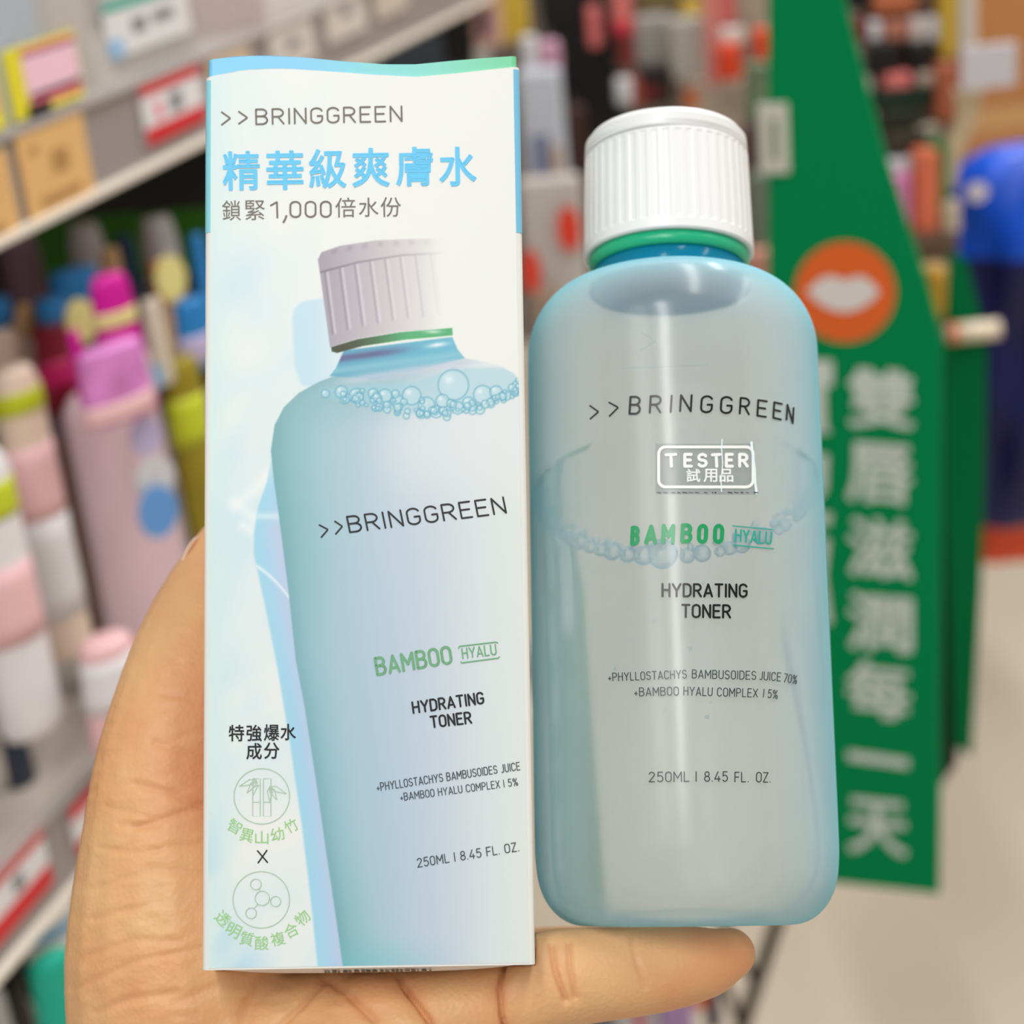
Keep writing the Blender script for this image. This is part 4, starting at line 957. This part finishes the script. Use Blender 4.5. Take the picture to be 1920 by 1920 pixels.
patch(None, 327, 520, 70, 86, 1.05, stick, 'round_sticker', 'pale yellow round sticker beside the carton', 'sticker', GS)
patch(None, 57, 600, 44, 70, 1.0, tanp, 'round_sticker', 'tan round sticker at the far left of the tubes', 'sticker', GS)
patch(None, 305, 955, 88, 100, 0.985, mm('blue_sticker', (96, 152, 214)), 'round_sticker', 'blue round sticker on the lilac tube', 'sticker', GS)
patch(None, 280, 815, 70, 74, 0.975, lav, 'round_sticker', 'lavender round sticker at the top of the lilac tube', 'sticker', GS)
patch(None, 296, 705, 30, 50, 0.985, ltblue, 'round_sticker', 'small sky blue sticker right of the magenta pouch', 'sticker', GS)
patch(None, 298, 895, 90, 90, 0.985, gyw, 'round_sticker', 'pale round sticker in the middle of the lilac tube', 'sticker', GS)
for px, pyb, pyt, wd, d, m, cp_, lb in [(165, 530, 420, 70, 1.10, cap_g, None, 'frosted grey cap at the back, left one of two'), (300, 510, 408, 72, 1.12, cap_g, None, 'frosted grey cap at the back, beside the carton'),
        (35, 520, 430, 80, 1.10, mm('dusky_mauve_plastic', (120, 92, 110)), None, 'dusky mauve bottle top under the shelf edge at far left'), (236, 520, 440, 34, 1.14, mm('navy_teal_plastic', (24, 60, 100)), None, 'thin dark blue bottle top between the grey caps')]:
    tube(px, pyb, pyt, wd, d, 'bottle_top', lb, 'cap', m, None, [], 'bottle tops at the back of the lower shelf', 66, flat=.8, topf=1.05)
tube(140, 570, 505, 120, 1.04, 'pouch', 'blue flap over the wine red pouch', 'pouch', blue, None, [], GT, 66, flat=.4)
tube(212, 560, 465, 48, 1.08, 'pouch', 'tan tube behind the magenta pouch', 'tube', tanp, None, [], GT, 66)
tube(292, 720, 530, 50, 1.04, 'pouch', 'slim cream tube right of the magenta pouch', 'tube', mm('ivory_plastic', (214, 200, 184)), black, [], GT, 66, capf=.14)
tube(300, 560, 490, 40, 1.09, 'pouch', 'orange pouch under the second grey cap', 'pouch', orng, None, [], GT, 66)
tube(364, 690, 560, 90, 1.08, 'pouch', 'blue and white pouch half hidden by the carton', 'pouch', blue, None, [(.1, .5, lav)], GT, 66, flat=.4)
tube(372, 500, 440, 40, 1.12, 'bottle_top', 'blue bottle top touching the carton edge', 'cap', blue, None, [], None, 66)
tube(362, 1010, 670, 84, 1.10, 'squeeze_tube', 'olive yellow tube right beside the carton', 'tube', olive, None, [(.55, .8, lime)], GT, 66, topf=1.0)
tube(318, 700, 560, 40, 1.12, 'squeeze_tube', 'brown tube behind the slim cream tube', 'tube', tanp, None, [], GT, 66)
tube(215, 1390, 1195, 150, 0.96, 'pouch', 'pink and white pouch at the foot of the lilac tube', 'pouch', pinkp, None, [(.4, .85, white_p)], GT, 66, flat=.5, topf=.7)
patch(None, 238, 1210, 50, 46, 0.945, redp, 'round_sticker', 'bright red sticker on top of the pink and white pouch', 'sticker', GS)
tube(150, 1330, 830, 60, 1.14, 'squeeze_tube', 'brown tube in the gap left of the lilac tube', 'tube', brown, None, [], GT, 66, topf=1.0)
tube(30, 1470, 1345, 60, 1.02, 'bottle_top', 'dark blue jar standing at the back of the lower shelf at far left', 'jar', mm('slate_plastic', (52, 60, 74)), black, [], None, 66)
# goods of the lowest shelf
GL = 'packs on the lowest shelf'
tube(100, 1850, 1675, 130, 0.99, 'pack', 'white pack with green lettering below the lower shelf', 'pack', white_p, None, [(.3, .42, tealp), (.6, .7, ltblue)], GL, 60, flat=.4)
tube(115, 2000, 1790, 110, 0.97, 'pack', 'teal green pack at the bottom left behind the hand', 'pack', tealp, None, [], GL, 60, flat=.4)
tube(20, 2000, 1810, 90, 1.0, 'pack', 'black pack at the bottom left corner', 'pack', black, None, [], GL, 60, flat=.4)
tube(5, 2010, 1862, 50, 0.96, 'pack', 'grey white pack in the very corner at bottom left', 'pack', gyw, None, [], GL, 60, flat=.4)
# goods on the upper shelf behind the fence
GU = 'packs behind the clear fence'
for px, pyb, pyt, wd, d, m, lb in [(20, 220, -60, 130, 1.04, ltblue, 'pale blue pack behind the fence at top left'), (120, 170, -70, 110, 1.08, beige, 'beige pack behind the fence, second from the left'), (275, 130, -90, 180, 1.12, gyw, 'white pack behind the white card'), (430, 60, -80, 150, 1.2, pinkred, 'coral pink pack behind the fence at the top'), (350, 80, -80, 60, 1.2, mm('rose_plastic', (220, 150, 160)), 'rose pack left of the coral pink pack')]:
    tube(px, pyb, pyt, wd, d, 'pack', lb, 'pack', m, None, [], GU, 66, flat=.5, topf=1.0)
b_, h_ = stand(225, 520, 405, 1.24); w_ = 400 * 1.24 / FPX
gs = box_obj('green_strip', (-w_ / 2, w_ / 2, 0, 0.004, 0, h_), mat('leaf_green_strip', (56, 118, 30), 0.5, 0.3, 0.15, 20)); gs.matrix_world = at(b_, 12)
for u_ in (-0.35, 0.1, 0.4): box_obj('strip_stem', (u_ * w_ - .002, u_ * w_ + .002, 0.001, 0.004, 0.9362 - b_[2], 0.002), m_dark, gs)
tag(gs, 'dark leaf green strip along the back of the lower shelf goods', 'strip')
# ------------------------------------------------------------------ green make-up display on the right
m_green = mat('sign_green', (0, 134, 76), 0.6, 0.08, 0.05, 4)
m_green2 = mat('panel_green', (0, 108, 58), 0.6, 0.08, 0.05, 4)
def plane_frame(o, hdir, vdir):
    h = _n(hdir); v = np.array(vdir, float); v = _n(v - h * (v @ h)); n = np.cross(h, v)         # n toward the camera
    return Matrix([[h[i], -n[i], v[i], o[i]] for i in range(3)] + [[0, 0, 0, 1]]), h, v, n
# the sign's plane: its level edges come nearer toward the right
hc = _n(R.T @ np.array([0, 0, 1.0])); hv = R @ np.array([9146, -486, 3300.]); 
o_s = P(1665, 1665, 1.22)
sM, sh, sv, sn = plane_frame(o_s, hv - np.array([0, 0, hv[2]]), (0, 0, 1))
def sgn_uv(px, py, off=0.0):
    r = ray(px, py); t = (sn @ (o_s - CAM)) / (sn @ r); p = CAM + r * t - o_s
    return np.array([p @ sh, -off, p @ sv])
sign = empty('sign_board', sM, 'green sign board with orange lips badge and white vertical lettering', 'sign')
outl = [sgn_uv(*p)[[0, 2]] for p in [(1405, 1638), (1760, 1676), (1762, 1500), (1764, 1100), (1767, 640), (1740, 540), (1700, 420), (1655, 280), (1610, 110), (1580, -10), (1560, -120), (1440, -120), (1440, 200), (1440, 600)]]
n = len(outl); V = [(x, 0.0, z) for x, z in outl] + [(x, 0.006, z) for x, z in outl]
mesh_obj('board', V, [tuple(range(n)), tuple(range(n, 2 * n))[::-1]] + [(i, n + i, n + (i + 1) % n, (i + 1) % n) for i in range(n)], m_green, sign)
k = Ink(lambda a, b, e=0: sgn_uv(a, b, 0.0006 + e)); cx, cy, r = 1585, 547, 94
k.poly([(cx + r * math.cos(2 * math.pi * i / 64), cy + r * math.sin(2 * math.pi * i / 64)) for i in range(64)])
badge = k.build('lips_badge', mat('badge_orange', (232, 104, 40), 0.45, 0.3, 0.02), sign); badge['label'] = 'round orange badge'
m_let = mat('sign_letter_white', (206, 216, 206), 0.5, 0.3, 0.0)
k = Ink(lambda a, b, e=0: sgn_uv(a, b, 0.0014 + e))
k.poly([(1513, 546), (1530, 528), (1548, 517), (1562, 516), (1576, 521), (1585, 524), (1596, 521), (1610, 516), (1624, 519), (1640, 533), (1650, 547), (1636, 563), (1614, 577), (1590, 584), (1565, 582), (1540, 570)])
k.build('lips', mat('lips_white', (226, 220, 216), 0.5, 0.3, 0.0), badge)
k = Ink(lambda a, b, e=0: sgn_uv(a, b, 0.0008 + e))
for ch, x0, y0, x1, y1, h in [('雙', 1590, 798, 1714, 806, 112), ('唇', 1588, 938, 1712, 948, 112), ('滋', 1590, 1078, 1712, 1088, 112), ('潤', 1590, 1216, 1712, 1226, 108), ('每', 1588, 1340, 1708, 1352, 106), ('一', 1590, 1424, 1704, 1440, 18), ('天', 1590, 1596, 1702, 1608, 104)]:
    k.text(ch, (x0, y0), (x1, y1), h, 0.024 if ch != '一' else 0.0, up=(0.0, -1))
for q in ([(1470, 668), (1562, 676), (1562, 722), (1548, 726), (1550, 800), (1558, 812), (1470, 806)], [(1470, 846), (1553, 852), (1550, 918), (1538, 934), (1470, 930)], [(1470, 956), (1560, 962), (1556, 984), (1470, 984)], [(1470, 1000), (1556, 1010), (1548, 1080), (1560, 1168), (1470, 1172)]):
    k.poly(q)                                              # edges of a second column, the rest behind the bottle
k.build('sign_lettering', m_let, sign)

# second green side panel, farther back, and the rest of the fixture
def disp_obj(outline_px, depth, name, m, label, cat, thick=0.006, group=None, rz=16):
    """upright slab seen nearly square on, at its own depth"""
    o = P(*np.mean(outline_px, axis=0), depth); hd = np.array([math.cos(math.radians(rz)), math.sin(math.radians(rz)), 0]); M, h, v, n_ = plane_frame(o, hd, (0, 0, 1))
    uv = []
    for px, py in outline_px:
        r = ray(px, py); t = (n_ @ (o - CAM)) / (n_ @ r); p = CAM + r * t - o; uv.append((p @ h, p @ v))
    nn = len(uv); V = [(x, 0, z) for x, z in uv] + [(x, thick, z) for x, z in uv]
    ob_ = mesh_obj(name, V, [tuple(range(nn)), tuple(range(nn, 2 * nn))[::-1]] + [(i, nn + i, nn + (i + 1) % nn, (i + 1) % nn) for i in range(nn)], m)
    bm_ = bmesh.new(); bm_.from_mesh(ob_.data); bmesh.ops.recalc_face_normals(bm_, faces=bm_.faces); bm_.to_mesh(ob_.data); bm_.free()
    ob_.matrix_world = M; return tag(ob_, label, cat, group)
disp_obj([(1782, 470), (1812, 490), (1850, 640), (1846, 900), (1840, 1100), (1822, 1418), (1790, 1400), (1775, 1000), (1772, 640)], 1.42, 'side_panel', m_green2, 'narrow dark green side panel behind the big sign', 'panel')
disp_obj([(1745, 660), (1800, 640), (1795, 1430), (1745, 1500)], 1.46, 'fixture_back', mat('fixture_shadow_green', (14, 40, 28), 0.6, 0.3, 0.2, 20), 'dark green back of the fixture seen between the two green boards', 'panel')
board_ = disp_obj([(900, -160), (1640, -160), (1600, 560), (1440, 620), (960, 640)], 2.05, 'display_board', mat('display_back_grey', (120, 108, 98), 0.6, 0.3, 0.35, 18), 'mottled grey back board of the display behind the bottle cap', 'panel', 0.02)
disp_obj([(1000, -60), (1126, -60), (1178, 190), (1190, 330), (1080, 340), (1040, 200)], 1.78, 'gap_shade_sheet', black, 'black sheet standing in for the shaded gap left of the bottle cap', 'panel', 0.02)  # this and the next two: dark sheets added in place of shaded gaps
disp_obj([(640, -60), (890, -60), (890, 320), (600, 320)], 1.9, 'gap_shade_sheet', mm('slate_shadow', (56, 62, 68), 0.5, 0.3, 12), 'slate sheet standing in for the shaded gap behind the top of the carton', 'panel', 0.02)
disp_obj([(815, -60), (885, -60), (886, 120), (835, 120)], 1.72, 'gap_shade_sheet', black, 'small black sheet standing in for shade above the right end of the carton lid', 'panel', 0.02)

def slab(px0, py0, px1, py1, depth, m, name, label, cat, group=None, thick=0.02, rz=18, lab=None):
    """small upright box pack: pixel box of its front"""
    b, h = stand((px0 + px1) / 2, py1, py0, depth); h = max(h, 0.004); wd = (px1 - px0) * depth / FPX
    o = box_obj(name, (-wd / 2, wd / 2, 0, thick, 0, h), m, None, min(wd, h, thick) * 0.22)
    o.matrix_world = at(b, rz); tag(o, label, cat, group)
    bpy.context.view_layer.update()
    if name == 'hanging_pack': hook(o, depth)
    if lab:
        for (u0, u1, v0, v1, m2) in lab: box_obj('label_patch', ((u0 - .5) * wd, (u1 - .5) * wd, -0.0008, 0.001, v0 * h, v1 * h), m2, o)
    return o
def hook(o, depth):
    """peg hook of the display board behind a hanging pack"""
    p = np.array(o.matrix_world @ Vector((0, 0.01, o.dimensions.z * 0.9))); q = p + R @ np.array([0, 0, -1.0]) * 0.05
    n_ = np.array(board_.matrix_world.to_3x3().col[1]); r = np.array([n_[0], n_[1], 0.0]); t = (n_ @ (np.array(board_.matrix_world.translation) - p)) / (n_ @ r)
    if t < 0.004: return
    bm = bmesh.new(); bmesh.ops.create_cone(bm, cap_ends=True, segments=8, radius1=0.0011, radius2=0.0011, depth=1.0)
    v = Vector(r * t); bmesh.ops.transform(bm, verts=bm.verts, matrix=board_.matrix_world.inverted() @ Matrix.Translation(Vector(p) + v / 2) @ v.to_track_quat('Z', 'Y').to_matrix().to_4x4() @ Matrix.Diagonal((1, 1, v.length, 1)))
    bm_obj('hook', bm, mat('hook_steel', (96, 90, 86), 0.4, 0.5, 0.0), board_)
GD = 'packs hanging on the display behind the bottle'
slab(884, -60, 990, 84, 1.66, yel, 'hanging_pack', 'yellow pack with purple print above the carton corner', 'pack', GD, lab=[(0, .52, .0, 1, mm('peach_plastic', (214, 170, 150))), (.1, .3, .12, .5, purple), (.1, .3, .72, .95, purple)])
slab(978, 70, 1010, 140, 1.6, gyw, 'hanging_pack', 'small grey pack beside the carton corner', 'pack', GD)
slab(1010, 78, 1052, 140, 1.66, mm('lilac_pink_plastic', (206, 156, 180)), 'hanging_pack', 'small lilac pink pack above the pale blue pack', 'pack', GD)
slab(978, 132, 1060, 336, 1.62, mm('pale_blue_grey_plastic', (196, 200, 210)), 'hanging_pack', 'pale blue grey pack hanging beside the carton', 'pack', GD, lab=[(.2, .6, .05, .42, mm('slate_blue_print', (120, 126, 156))), (.64, .82, .05, .3, tanp)])
slab(1060, 200, 1100, 322, 1.7, mm('dark_brown_plastic', (70, 42, 40)), 'hanging_pack', 'dark brown pack left of the cap', 'pack', GD)
slab(1102, 14, 1128, 90, 1.72, pinkred, 'hanging_pack', 'slim coral pack in the dark gap', 'pack', GD)
slab(1148, -40, 1184, 62, 1.7, pinkred, 'hanging_pack', 'coral pink pack at the top right of the dark gap', 'pack', GD, lab=[(0, 1, 0, .2, redp)])
slab(1160, 62, 1192, 130, 1.72, mm('rust_plastic', (140, 60, 52)), 'hanging_pack', 'rust red pack below the coral pink one', 'pack', GD)
slab(1190, -60, 1312, 28, 1.74, mm('olive_brown_plastic', (120, 106, 72)), 'hanging_pack', 'olive brown pack above the grey pouch', 'pack', GD)
slab(1278, 0, 1318, 40, 1.68, yel, 'hanging_pack', 'small mustard pack above the pale pouch', 'pack', GD)
slab(1192, 30, 1262, 124, 1.68, mm('warm_grey_plastic', (160, 154, 148)), 'hanging_pack', 'warm grey pouch above the cap', 'pack', GD)
slab(1256, 34, 1322, 150, 1.66, mm('stone_plastic', (182, 178, 168)), 'hanging_pack', 'pale stone pouch above the cap', 'pack', GD)
slab(1196, 122, 1262, 200, 1.64, mm('charcoal_plastic', (34, 24, 24)), 'hanging_pack', 'charcoal and red pack just above the cap', 'pack', GD, lab=[(.1, .6, .2, .5, dkred)])
slab(1156, 150, 1186, 198, 1.62, gyw, 'hanging_pack', 'small white pack at the left of the charcoal pack', 'pack', GD)
slab(1186, 146, 1204, 206, 1.63, mm('brick_plastic', (150, 72, 60)), 'hanging_pack', 'narrow brick red pack between white and charcoal packs', 'pack', GD)
slab(1322, -60, 1352, 160, 1.62, mm('salmon_plastic', (224, 140, 130)), 'hanging_pack', 'tall salmon pink strip right of the stone pouch', 'pack', GD)
slab(1352, -60, 1382, 50, 1.6, pinkred, 'hanging_pack', 'coral strip beside the salmon strip at the top', 'pack', GD)
slab(1382, -60, 1440, 80, 1.6, mm('taupe_plastic', (170, 152, 132)), 'hanging_pack', 'taupe pack beside the green sign at the top', 'pack', GD)
slab(1352, 54, 1398, 84, 1.58, mm('shell_plastic', (218, 206, 198)), 'hanging_pack', 'small oval white pack near the green sign', 'pack', GD)
slab(1346, 84, 1392, 152, 1.58, ored, 'hanging_pack', 'orange red pack right of the salmon strip', 'pack', GD)
slab(1416, 56, 1446, 112, 1.5, ored, 'hanging_pack', 'orange red pack touching the green sign', 'pack', GD)
slab(1282, 150, 1420, 250, 1.7, mm('oatmeal_plastic', (190, 172, 156)), 'hanging_pack', 'oatmeal pack behind the top right of the cap', 'pack', GD, lab=[(.02, .2, .5, .9, mm('apricot_print', (216, 120, 70)))])
slab(1400, 120, 1446, 240, 1.55, sage, 'hanging_pack', 'sage green pack beside the green sign', 'pack', GD)
slab(1400, 236, 1432, 320, 1.55, mm('plum_brown_plastic', (92, 66, 68)), 'hanging_pack', 'plum brown pack right of the cap', 'pack', GD)
u0, u1, v0, v1 = sgn_uv(1424, 258)[0], sgn_uv(1480, 258)[0], sgn_uv(1452, 324)[2], sgn_uv(1452, 192)[2]
tg = box_obj('hanging_tag', (u0, u1, -0.003, -0.0004, v0, v1), mm('tag_cream', (206, 206, 190)), None, 0.0008); tg.matrix_world = sM; tag(tg, 'cream hanging tag with green centre at the left edge of the green sign', 'tag')
box_obj('tag_print', (u0 + (u1 - u0) * .42, u0 + (u1 - u0) * .64, -0.0034, -0.002, v0 + (v1 - v0) * .2, v0 + (v1 - v0) * .78), sage, tg)
slab(1406, 326, 1450, 480, 1.55, mm('grey_green_plastic', (112, 122, 104)), 'hanging_pack', 'grey green pack below the cream tag', 'pack', GD)
slab(1400, 470, 1484, 545, 1.5, mm('dusty_rose_plastic', (186, 128, 112)), 'hanging_pack', 'dusty rose pack behind the bottle shoulder', 'pack', GD)
slab(985, 335, 1100, 640, 1.6, mm('bone_plastic', (196, 188, 182)), 'hanging_pack', 'bone white pack between carton and bottle', 'pack', GD)
for px, py, wd, h, lb in [(1070, 428, 44, 86, 'red heart-shaped tag left of the bottle neck'), (1000, 508, 36, 84, 'red tag between the carton and bottle shoulder')]:
    patch(None, px, py, wd, h, 1.56, mm('tag_red', (226, 66, 44)), 'round_tag', lb, 'tag', 'red tags on the display', 18)
slab(1000, 545, 1060, 660, 1.58, mm('mushroom_plastic', (160, 136, 116)), 'hanging_pack', 'mushroom brown pack in the corner by the bottle shoulder', 'pack', GD)

# lipsticks and testers on the right side of the sign
disp_obj([(1600, -120), (1800, -120), (1790, 300), (1780, 640), (1700, 640)], 1.5, 'tester_rack_back', mm('rack_back_brown', (104, 76, 62), .5, .3, 14), 'brown back of the tester rack right of the sign', 'panel')
GL2 = 'testers on the rack right of the sign'
for a in [(1592, -40, 1640, 20, black, 'black tester at the top of the rack'), (1636, -50, 1720, 26, mm('ginger_plastic', (190, 110, 72)), 'ginger tester at the top of the rack'), (1596, 36, 1630, 80, dkred, 'dark red tester beside the sign edge'),
          (1628, 40, 1654, 78, gyw, 'white tester cap in the upper row, left'), (1656, 40, 1706, 80, mm('clay_plastic', (176, 112, 92)), 'clay coloured tester in the upper row'), (1708, 36, 1734, 80, mm('pearl_plastic', (214, 196, 188)), 'pearl tester cap in the upper row'), (1738, 34, 1768, 80, gyw, 'white tester cap in the upper row, right'),
          (1626, 80, 1690, 144, black, 'wide black lipstick cap, left of the pair'), (1702, 78, 1756, 140, black, 'wide black lipstick cap, right of the pair'), (1660, 138, 1712, 168, pinkred, 'coral tester under the black caps'), (1722, 136, 1756, 162, mm('ash_plastic', (196, 176, 160)), 'ash coloured tester under the black caps'),
          (1636, 168, 1750, 204, mm('dark_green_tray', (10, 40, 24)), 'dark green tray step, upper'), (1652, 204, 1740, 244, mm('dark_moss_tray', (36, 40, 28)), 'dark moss tray step, middle'), (1664, 246, 1744, 290, mm('moss_tray', (60, 54, 42)), 'brown moss tray step, lower'), (1720, 236, 1764, 266, mm('stone_cap', (176, 168, 146)), 'stone coloured tester cap on the tray'),
          (1756, 120, 1800, 230, mm('terracotta_plastic', (176, 98, 70)), 'terracotta pack right of the trays'), (1764, -40, 1800, 110, yel, 'mustard pack beside the white post'),
          (1742, 270, 1780, 420, m_green2, 'green divider between testers'), (1666, 330, 1710, 460, mm('orchid_plastic', (206, 120, 168)), 'orchid pink lip tube beside the sign edge'), (1716, 280, 1764, 440, mm('coral_plastic', (220, 112, 80)), 'coral lip tube right of the orchid one'),
          (1700, 440, 1800, 486, mm('umber_plastic', (96, 74, 58)), 'umber tray under the lip tubes'), (1716, 500, 1780, 600, mm('khaki_plastic', (180, 160, 116)), 'khaki pack beside the lips badge', ), (1748, 510, 1774, 596, mm('amber_plastic', (204, 150, 40)), 'amber tester in front of the khaki pack'), (1664, 300, 1716, 336, gyw, 'grey white cap of the orchid lip tube'), (1770, 380, 1802, 440, beige, 'beige tester beside the blue bag')]:
    dd = 1.44 if a[0] != 1748 else 1.42
    slab(a[0], a[1], a[2], a[3], dd, a[4], 'lipstick_tester' if 'tray' not in a[5] and 'divider' not in a[5] else 'tester_tray', a[5], 'tester' if 'tray' not in a[5] else 'tray', GL2)
# white post with price card holder and its slanted arm
slab(1800, -100, 1834, 110, 1.40, mm('post_white', (206, 192, 176)), 'display_post', 'white upright post in front of the cardboard boxes', 'post', None, 0.01)
slab(1802, 84, 1906, 166, 1.38, mm('card_white', (206, 200, 206)), 'price_holder', 'blank white price holder on the white post', 'sign', None, 0.004)
disp_obj([(1790, 170), (1846, 170), (1834, 220), (1800, 300), (1790, 360), (1760, 330), (1770, 280), (1796, 220)], 1.42, 'slanted_arm', mm('arm_beige', (204, 180, 148)), 'beige slanted arm under the white price holder', 'arm', 0.01)
# short white roll pointing to the right
b = P(1815, 622, 1.36); e = empty('white_roll', at(b, 18), 'short white roll with orange ring sticking out right of the sign', 'roll')
bm = bmesh.new(); bmesh.ops.create_cone(bm, cap_ends=True, segments=24, radius1=0.0075, radius2=0.0075, depth=0.04, matrix=Matrix.Translation((0.004, 0, 0)) @ Matrix.Rotation(math.pi / 2, 4, 'Y')); bm_obj('roll_body', bm, mm('roll_cream', (232, 214, 190)), e, True)
bm = bmesh.new(); bmesh.ops.create_cone(bm, cap_ends=True, segments=24, radius1=0.0079, radius2=0.0079, depth=0.006, matrix=Matrix.Translation((-0.012, 0, 0)) @ Matrix.Rotation(math.pi / 2, 4, 'Y')); bm_obj('roll_ring', bm, mm('ring_orange', (226, 110, 60)), e, True)
# wire basket legs and goods under the little finger
m_wire = mm('dark_wire', (66, 60, 46)); 
def rod(pts, r, m, name, parent, M):
    Mi = M.inverted(); pts = [Vector([float(v) for v in p]) for p in pts]; bm = bmesh.new(); rows = []
    for i, p in enumerate(pts):
        t = (pts[min(i + 1, len(pts) - 1)] - pts[max(i - 1, 0)]).normalized(); u = t.cross(Vector((0.3, 1, 0.1))).normalized(); v = t.cross(u)
        rows.append([bm.verts.new(Mi @ (p + (u * math.cos(k * math.pi / 5) + v * math.sin(k * math.pi / 5)) * r)) for k in range(10)])
    for a, b in zip(rows[:-1], rows[1:]):
        for k in range(10): bm.faces.new((a[k], a[(k + 1) % 10], b[(k + 1) % 10], b[k]))
    bm.faces.new(rows[0]); bm.faces.new(rows[-1]); return bm_obj(name, bm, m, parent, True)
M = at(P(1400, 1920, 1.75)); e = empty('wire_stand', M, 'dark wire stand under the little finger', 'stand')
rod([P(1470, 1690, 1.72), P(1440, 1780, 1.74), P(1400, 1900, 1.78), P(1370, 2010, 1.8)], 0.0075, m_wire, 'leg', e, M)
rod([P(1340, 1700, 1.72), P(1388, 1800, 1.74), P(1412, 1830, 1.76)], 0.0055, m_wire, 'brace', e, M)
rod([P(1330, 1790, 1.74), P(1360, 1850, 1.76), P(1388, 1920, 1.78), P(1410, 1990, 1.8)], 0.0050, m_wire, 'brace', e, M)
GB = 'packs under the little finger'
for x0, y0, x1, y1, d, m, lb in [(1296, 1815, 1326, 1895, 1.6, mm('vivid_orange', (220, 104, 40)), 'orange pack seen just below the fingertip'), (1322, 1790, 1350, 1935, 1.62, mm('dark_violet', (66, 56, 84)), 'dark violet pack beside the orange one'), (1236, 1840, 1300, 1960, 1.6, mm('mauve_plastic', (176, 140, 190)), 'mauve pack below the little finger'),
                                 (1150, 1860, 1240, 1960, 1.64, gyw, 'white pack with red stripe below the little finger'), (1085, 1880, 1150, 1960, 1.64, mm('pewter_plastic', (112, 116, 124)), 'pewter pack at the bottom, left of the white one'), (1000, 1880, 1090, 1990, 1.66, mm('sand_plastic', (190, 176, 160)), 'sand coloured pack at the bottom behind the finger')]:
    slab(x0, y0, x1, y1, d, m, 'goods_pack', lb, 'pack', GB, lab=[(.45, .62, 0, 1, redp)] if 'stripe' in lb else None)
# ---- farther away: cardboard boxes, blue bag, orange crate
m_card = mat('corrugated_cardboard', (182, 126, 78), 0.7, 0.2, 0.06, 6)
def cbox(px, pyb, pyt, wpx, depth, label, rz=25):
    b = P(px, pyb, depth); h, wd = size(b, pyt, wpx); e_ = empty('cardboard_box', at(b, rz), label, 'box', 'cardboard boxes at the top right')
    box_obj('box_body', (-wd / 2, wd / 2, 0, 0.35, 0, h), m_card, e_, 0.004); box_obj('packing_tape', (-wd / 2 - 0.001, wd / 2 + 0.001, -0.0012, 0.3, h * 0.9, h + 0.0012), mat('packing_tape_brown', (196, 150, 100), 0.3, 0.5, 0.02), e_)
    return e_
lowb = cbox(1950, 640, 188, 300, 2.5, 'lower cardboard box behind the blue bag')
upb = cbox(1960, 190, -160, 300, 2.5, 'upper cardboard box with white price holder before it')
upb.location = lowb.location + Vector((0.01, 0.01, 0.0015 + lowb.children[0].dimensions.z))
# blue bag: a slumped sack
b = P(1905, 965, 1.9); h, wd = size(b, 275, 300)
e = empty('blue_bag', at(b, 18), 'glossy blue bag with navy lower half behind the display', 'bag')
prof = [(0.30, 0), (0.40, 0.03), (0.46, 0.15), (0.45, 0.35), (0.42, 0.55), (0.45, 0.72), (0.44, 0.86), (0.36, 0.95), (0.18, 1.0), (0, 1.0)]
V, Fc = lathe([(r * wd, z * h) for r, z in smooth_profile(prof, 5)], 48)
V2 = []
for x, y, z in V:
    a = math.atan2(y, x); f = 1 + 0.07 * math.sin(5 * a + 14 * z / h) + 0.05 * math.sin(9 * a - 9 * z / h); V2.append((x * f, y * f * 0.7, z))
vz = np.array([sum(V2[i][2] for i in f) / len(f) for f in Fc])
lo = [f for f, z in zip(Fc, vz) if z < 0.74 * h]; hi = [f for f, z in zip(Fc, vz) if z >= 0.74 * h]
mesh_obj('bag_bottom', V2, lo, mm('navy_nylon', (12, 14, 78), 0.35, 0.6, 12), e, True); mesh_obj('bag_top', V2, hi, mm('royal_blue_nylon', (2, 78, 204), 0.35, 0.6, 20), e, True)  # strong mottling paints the dark of the folds into the blues
patch(None, 1832, 360, 40, 36, 1.55, mm('spot_white', (226, 216, 226)), 'white_ball', 'white round tip in front of the blue bag', 'ball', None, 18)
slab(1836, 952, 2010, 1062, 2.0, mm('crate_orange', (238, 84, 44), .35, .06, 8), 'orange_tray', 'orange red tray under the blue bag', 'tray', None, 0.2)
